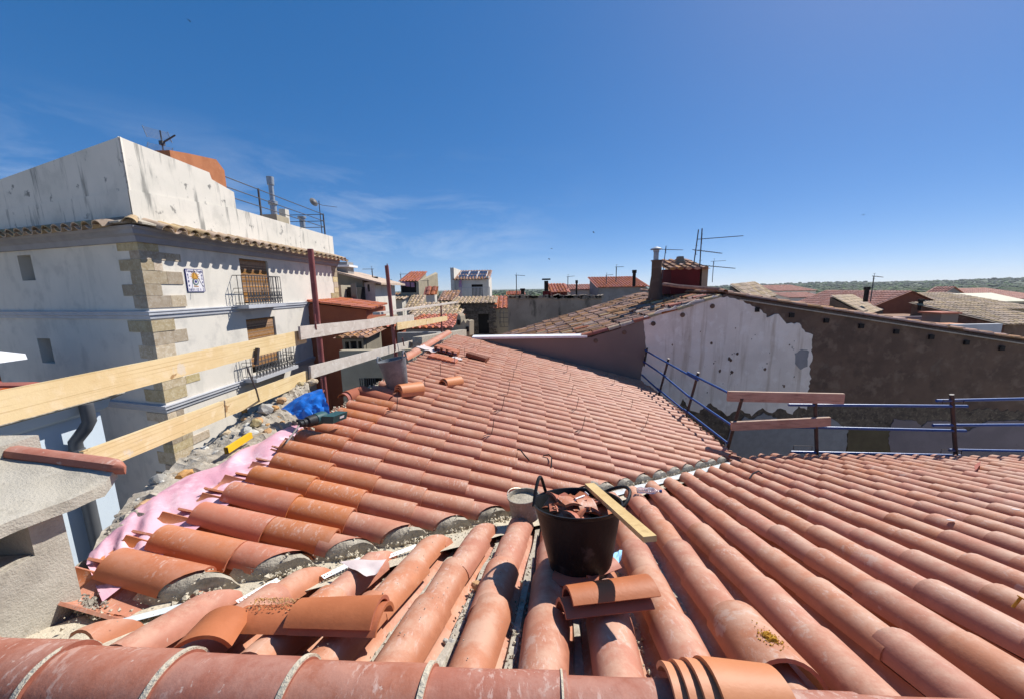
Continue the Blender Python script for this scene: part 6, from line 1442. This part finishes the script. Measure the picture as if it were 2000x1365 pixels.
m.thing('mortar_crumbs', 'orangestone', 'orange crumbs spread on the left-hand pile of tiles', 'crumbs', kind='stuff')
# nested tiles standing by the ridge, seen end-on
for i in range(4):
    c = aty((1300, 1322, 1345, 1372)[i], 1330, .86)
    o_ = V((c.x, rc0.y + rdir.y / rdir.x * (c.x - rc0.x), -1.062 + .014 * i))
    lt(tile_mb(.20 if i < 3 else .19, .102, .114, 82, .013, 18, nl=2), 'tilePeach', frame(o_, rdir + V((0, 0, -.05)) - rnr * (.03 * i - .02), V((.05, -.1 + .05 * i, 1))), 'loose_tile',
       ('leftmost', 'second', 'third', 'rightmost broad')[i] + ' peach tile of the nested stack on the ridge', 'roof tile', 'nested tiles on the ridge')
# extra cover tile with yellow foam
a_, b_ = ptA(1.03, .684), ptA(1.42, .684)
xt = lt(tile_mb(.36, .118, .112, 84, .013, 14, nl=2), 'tileA', frame(ptA(1.40, .688, .045), -DA, NA), 'loose_tile', 'spare cover tile capping a near row, splashed with yellow foam', 'roof tile')
m = MB()
for i in range(170):
    r_ = abs(random.gauss(0, .035)); t_ = random.random() * 6.28; p = ptA(1.16 + r_ * math.cos(t_), .694 + r_ * .6 * math.sin(t_), 0); off = (r_ * .6 * math.sin(t_)); p = p + NA * (.046 - off * off * 4)
    lump(m, p, random.uniform(.002, .011 if r_ < .025 else .004))
m.thing('foam_splash', 'foam', 'dried yellow foam splash on the spare cover tile', 'foam', kind='stuff')
for px, py, r, mt, lb in ((932, 1106, .030, 'orangestone', 'orange stone lying between two near rows left of the tub'), (884, 1188, .018, 'limestone', 'pale mortar lump in a channel of the near roof'), (872, 1186, .014, 'limestone', 'smaller pale mortar lump in a near channel'), (1131, 1265, .012, 'foam', 'yellow foam crumb in the channel below the crosswise tiles'), (1555, 1270, .016, 'foam', 'yellow foam crumb right of the spare cover tile')):
    stone('stone', on(px, py, PA, -.13 if r < .02 else -.10), r, mt, lb)
# pale scrap, blue paper, bottle, perforated strips
def sheet(pts, mat, name, label, cat, wob=.01, n=10):
    m = MB(); vs = []
    for i in range(n + 1):
        for j in range(n + 1):
            u, v = i / n, j / n; p = (pts[0] * (1 - u) + pts[1] * u) * (1 - v) + (pts[3] * (1 - u) + pts[2] * u) * v
            vs.append(p + V((0, 0, wob * noise.noise(V((u * 2.5, v * 2.5, pts[0].x * 9))))))
    return m.add(vs, [(i * (n + 1) + j, (i + 1) * (n + 1) + j, (i + 1) * (n + 1) + j + 1, i * (n + 1) + j + 1) for i in range(n) for j in range(n)]).thing(name, mat, label, cat, smooth=True)
sheet([on2(663, 1096, PA, .012), on2(755, 1090, PA, .012), on2(738, 1118, PA, .006), on2(716, 1124, PA, .008)], 'paper', 'paper_scrap', 'pale pinkish scrap lying over a near row end by the valley', 'scrap', .012)
sheet([on(1197, 1070, PA, -.03), on(1215, 1064, PA, -.02), on(1213, 1082, PA, -.03), on(1198, 1087, PA, -.04)], 'bluepaper', 'blue_scrap', 'small torn pale blue scrap beside the black tub', 'scrap', .02, 6)
p = on(1266, 966, PA, .04); M = frP(p, PA, -18, 0)
bo = T('crushed_bottle', 'crushed clear plastic bottle lying on a near row by the valley', 'bottle', p)
m = MB(); prof = [(.012, -.10), (.030, -.095), (.034, -.06), (.028, -.03), (.035, 0), (.030, .03), (.033, .055), (.022, .075), (.012, .09), (.012, .105)]
m.lathe(prof, Matrix(), 14); m.v = [V((q.z, q.x * (1 + .5 * noise.noise(q * 40)), q.y * .75 * (1 + .6 * noise.noise(q * 40 + V((3, 0, 0)))))) for q in m.v]
m.xf(M).part('body', 'plastic', bo, True); MB().lathe([(.014, 0), (.014, .02)], M @ Matrix.Translation((.10, 0, 0)) @ Matrix.Rotation(rad(90), 4, 'Y'), 12).part('cap', 'bluetube', bo)
def perf(pa, pb, w, label):
    a, b = [on(*q, PA, -.055) for q in (pa, pb)]; d = (b - a); sdw = d.cross(NA).normalized(); m = MB(); n = int(d.length / .007); rows = 6; vs = []
    for i in range(n + 1):
        for j in range(rows + 1): vs.append(a + d * (i / n) + sdw * ((j / rows - .5) * w) + NA * (.012 * (1 - abs(j / rows - .5) * 2)))
    fs = [(i * (rows + 1) + j, (i + 1) * (rows + 1) + j, (i + 1) * (rows + 1) + j + 1, i * (rows + 1) + j + 1) for i in range(n) for j in range(rows) if not (j in (1, 4) and i % 3 == 1)]
    m.add(vs, fs).thing('perforated_strip', 'label', label, 'strip', 'white perforated strips in the valley')
perf((462, 1152), (542, 1110), .045, 'white perforated plastic strip nearest the chimney, showing between near rows'); perf((628, 1106), (702, 1072), .05, 'white perforated plastic strip in the valley by the pale scrap'); perf((745, 1072), (812, 1048), .045, 'farther white perforated plastic strip under the mortar of the valley')
# rubble heap where the chimney meets the valley
m = MB()
for i in range(420):
    q = atz(random.gauss(168, 13), random.gauss(1176, 9), -1.37 + random.uniform(-.02, .02)); lump(m, q, random.choice((.003, .004, .006, .008, .012)))
m.thing('mortar_heap', 'wetmortar', 'crumbly mortar heap at the foot of the cement chimney', 'mortar heap', kind='stuff')
m = MB()
for i in range(300):
    k = random.randrange(1, 9); lump(m, ptA(random.uniform(1.0, 2.3), rowsA[k] + random.gauss(0, .05), random.uniform(-.02, .0)), random.choice((.002, .002, .003, .004)))
m.thing('grit', 'mortar', 'fine mortar grit scattered over the near tiles', 'grit', kind='stuff')
# flat clips on the far tiles of the near roof
for i, (px, py) in enumerate(((1857, 1016), (1984, 995))):
    M = frP(on(px, py, PA, .003), PA, 10); MB().lathe([(.022, 0), (.021, .003), (.005, .004)], M, 16).thing('mortar_spot', 'paper', ('left', 'right')[i] + ' one of two pale round mortar spots on the far rows', 'mortar spot', 'pale spots on the far rows')
sheet([on(1903, 910, PA, .01), on(1917, 907, PA, .05), on(1916, 915, PA, .05), on(1905, 919, PA, .0)], 'tileRed', 'tile_shard', 'small dark shard lying far away on the near roof', 'tile shard', .01, 4)
m = MB().lathe([(.005, 0), (.005, .05), (.011, .05), (.011, .055)], Matrix.Translation(on(1975, 1170, PA, -.03)) @ Matrix.Rotation(.5, 4, 'Y'), 8).thing('screw', 'foam', 'screw head standing between rows at the right', 'screw')

# ================================================================== swifts in the sky
for i, (px, py, sz, lb) in enumerate(((371, 42, .28, 'dark bird high above the white corner house'), (1160, 455, .22, 'bird with raised wings left of the crimson shed'), (1078, 486, .2, 'bird gliding over the mossy parapet'), (1073, 507, .2, 'lower bird just above the mossy parapet'), (1687, 420, .2, 'bird far to the right above the plain'))):
    c = ray(px, py) * 45; up_ = (.25, .5, .05, .4, .1)[i]; m = MB()
    t = T('bird', lb, 'bird', c, 'swifts in the sky')
    MB().tube([c + V((-sz * .35, 0, 0)), c, c + V((sz * .3, 0, .0))], [.01, .05, .015], 6).part('body', 'bird', t)
    for s in (-1, 1):
        MB().prism([c + V((-.06, 0, .02)), c + V((.07, 0, .02)), c + V((-.05, s * sz * .6, up_ * sz)), c + V((-.16, s * sz * 1.1, up_ * sz * 1.3))], [c + V((-.06, 0, .0)), c + V((.07, 0, .0)), c + V((-.05, s * sz * .6, up_ * sz - .015)), c + V((-.16, s * sz * 1.1, up_ * sz * 1.3 - .01))]).part('wing', 'bird', t)

# ================================================================== air
mb = MB().box((0, 0, 28), (6000, 6000, 90))
hz = mb.mesh('haze', None); hm = bpy.data.materials.new('haze'); hm.use_nodes = True; hn = hm.node_tree
hn.nodes.remove(hn.nodes['Principled BSDF']); pv = hn.nodes.new('ShaderNodeVolumePrincipled'); pv.inputs['Density'].default_value = .00012; pv.inputs['Color'].default_value = (.82, .88, .95, 1); pv.inputs['Anisotropy'].default_value = .2
hn.links.new(pv.outputs[0], hn.nodes['Material Output'].inputs['Volume']); hz.materials.append(hm)
link('haze', hz, None, kind='stuff')
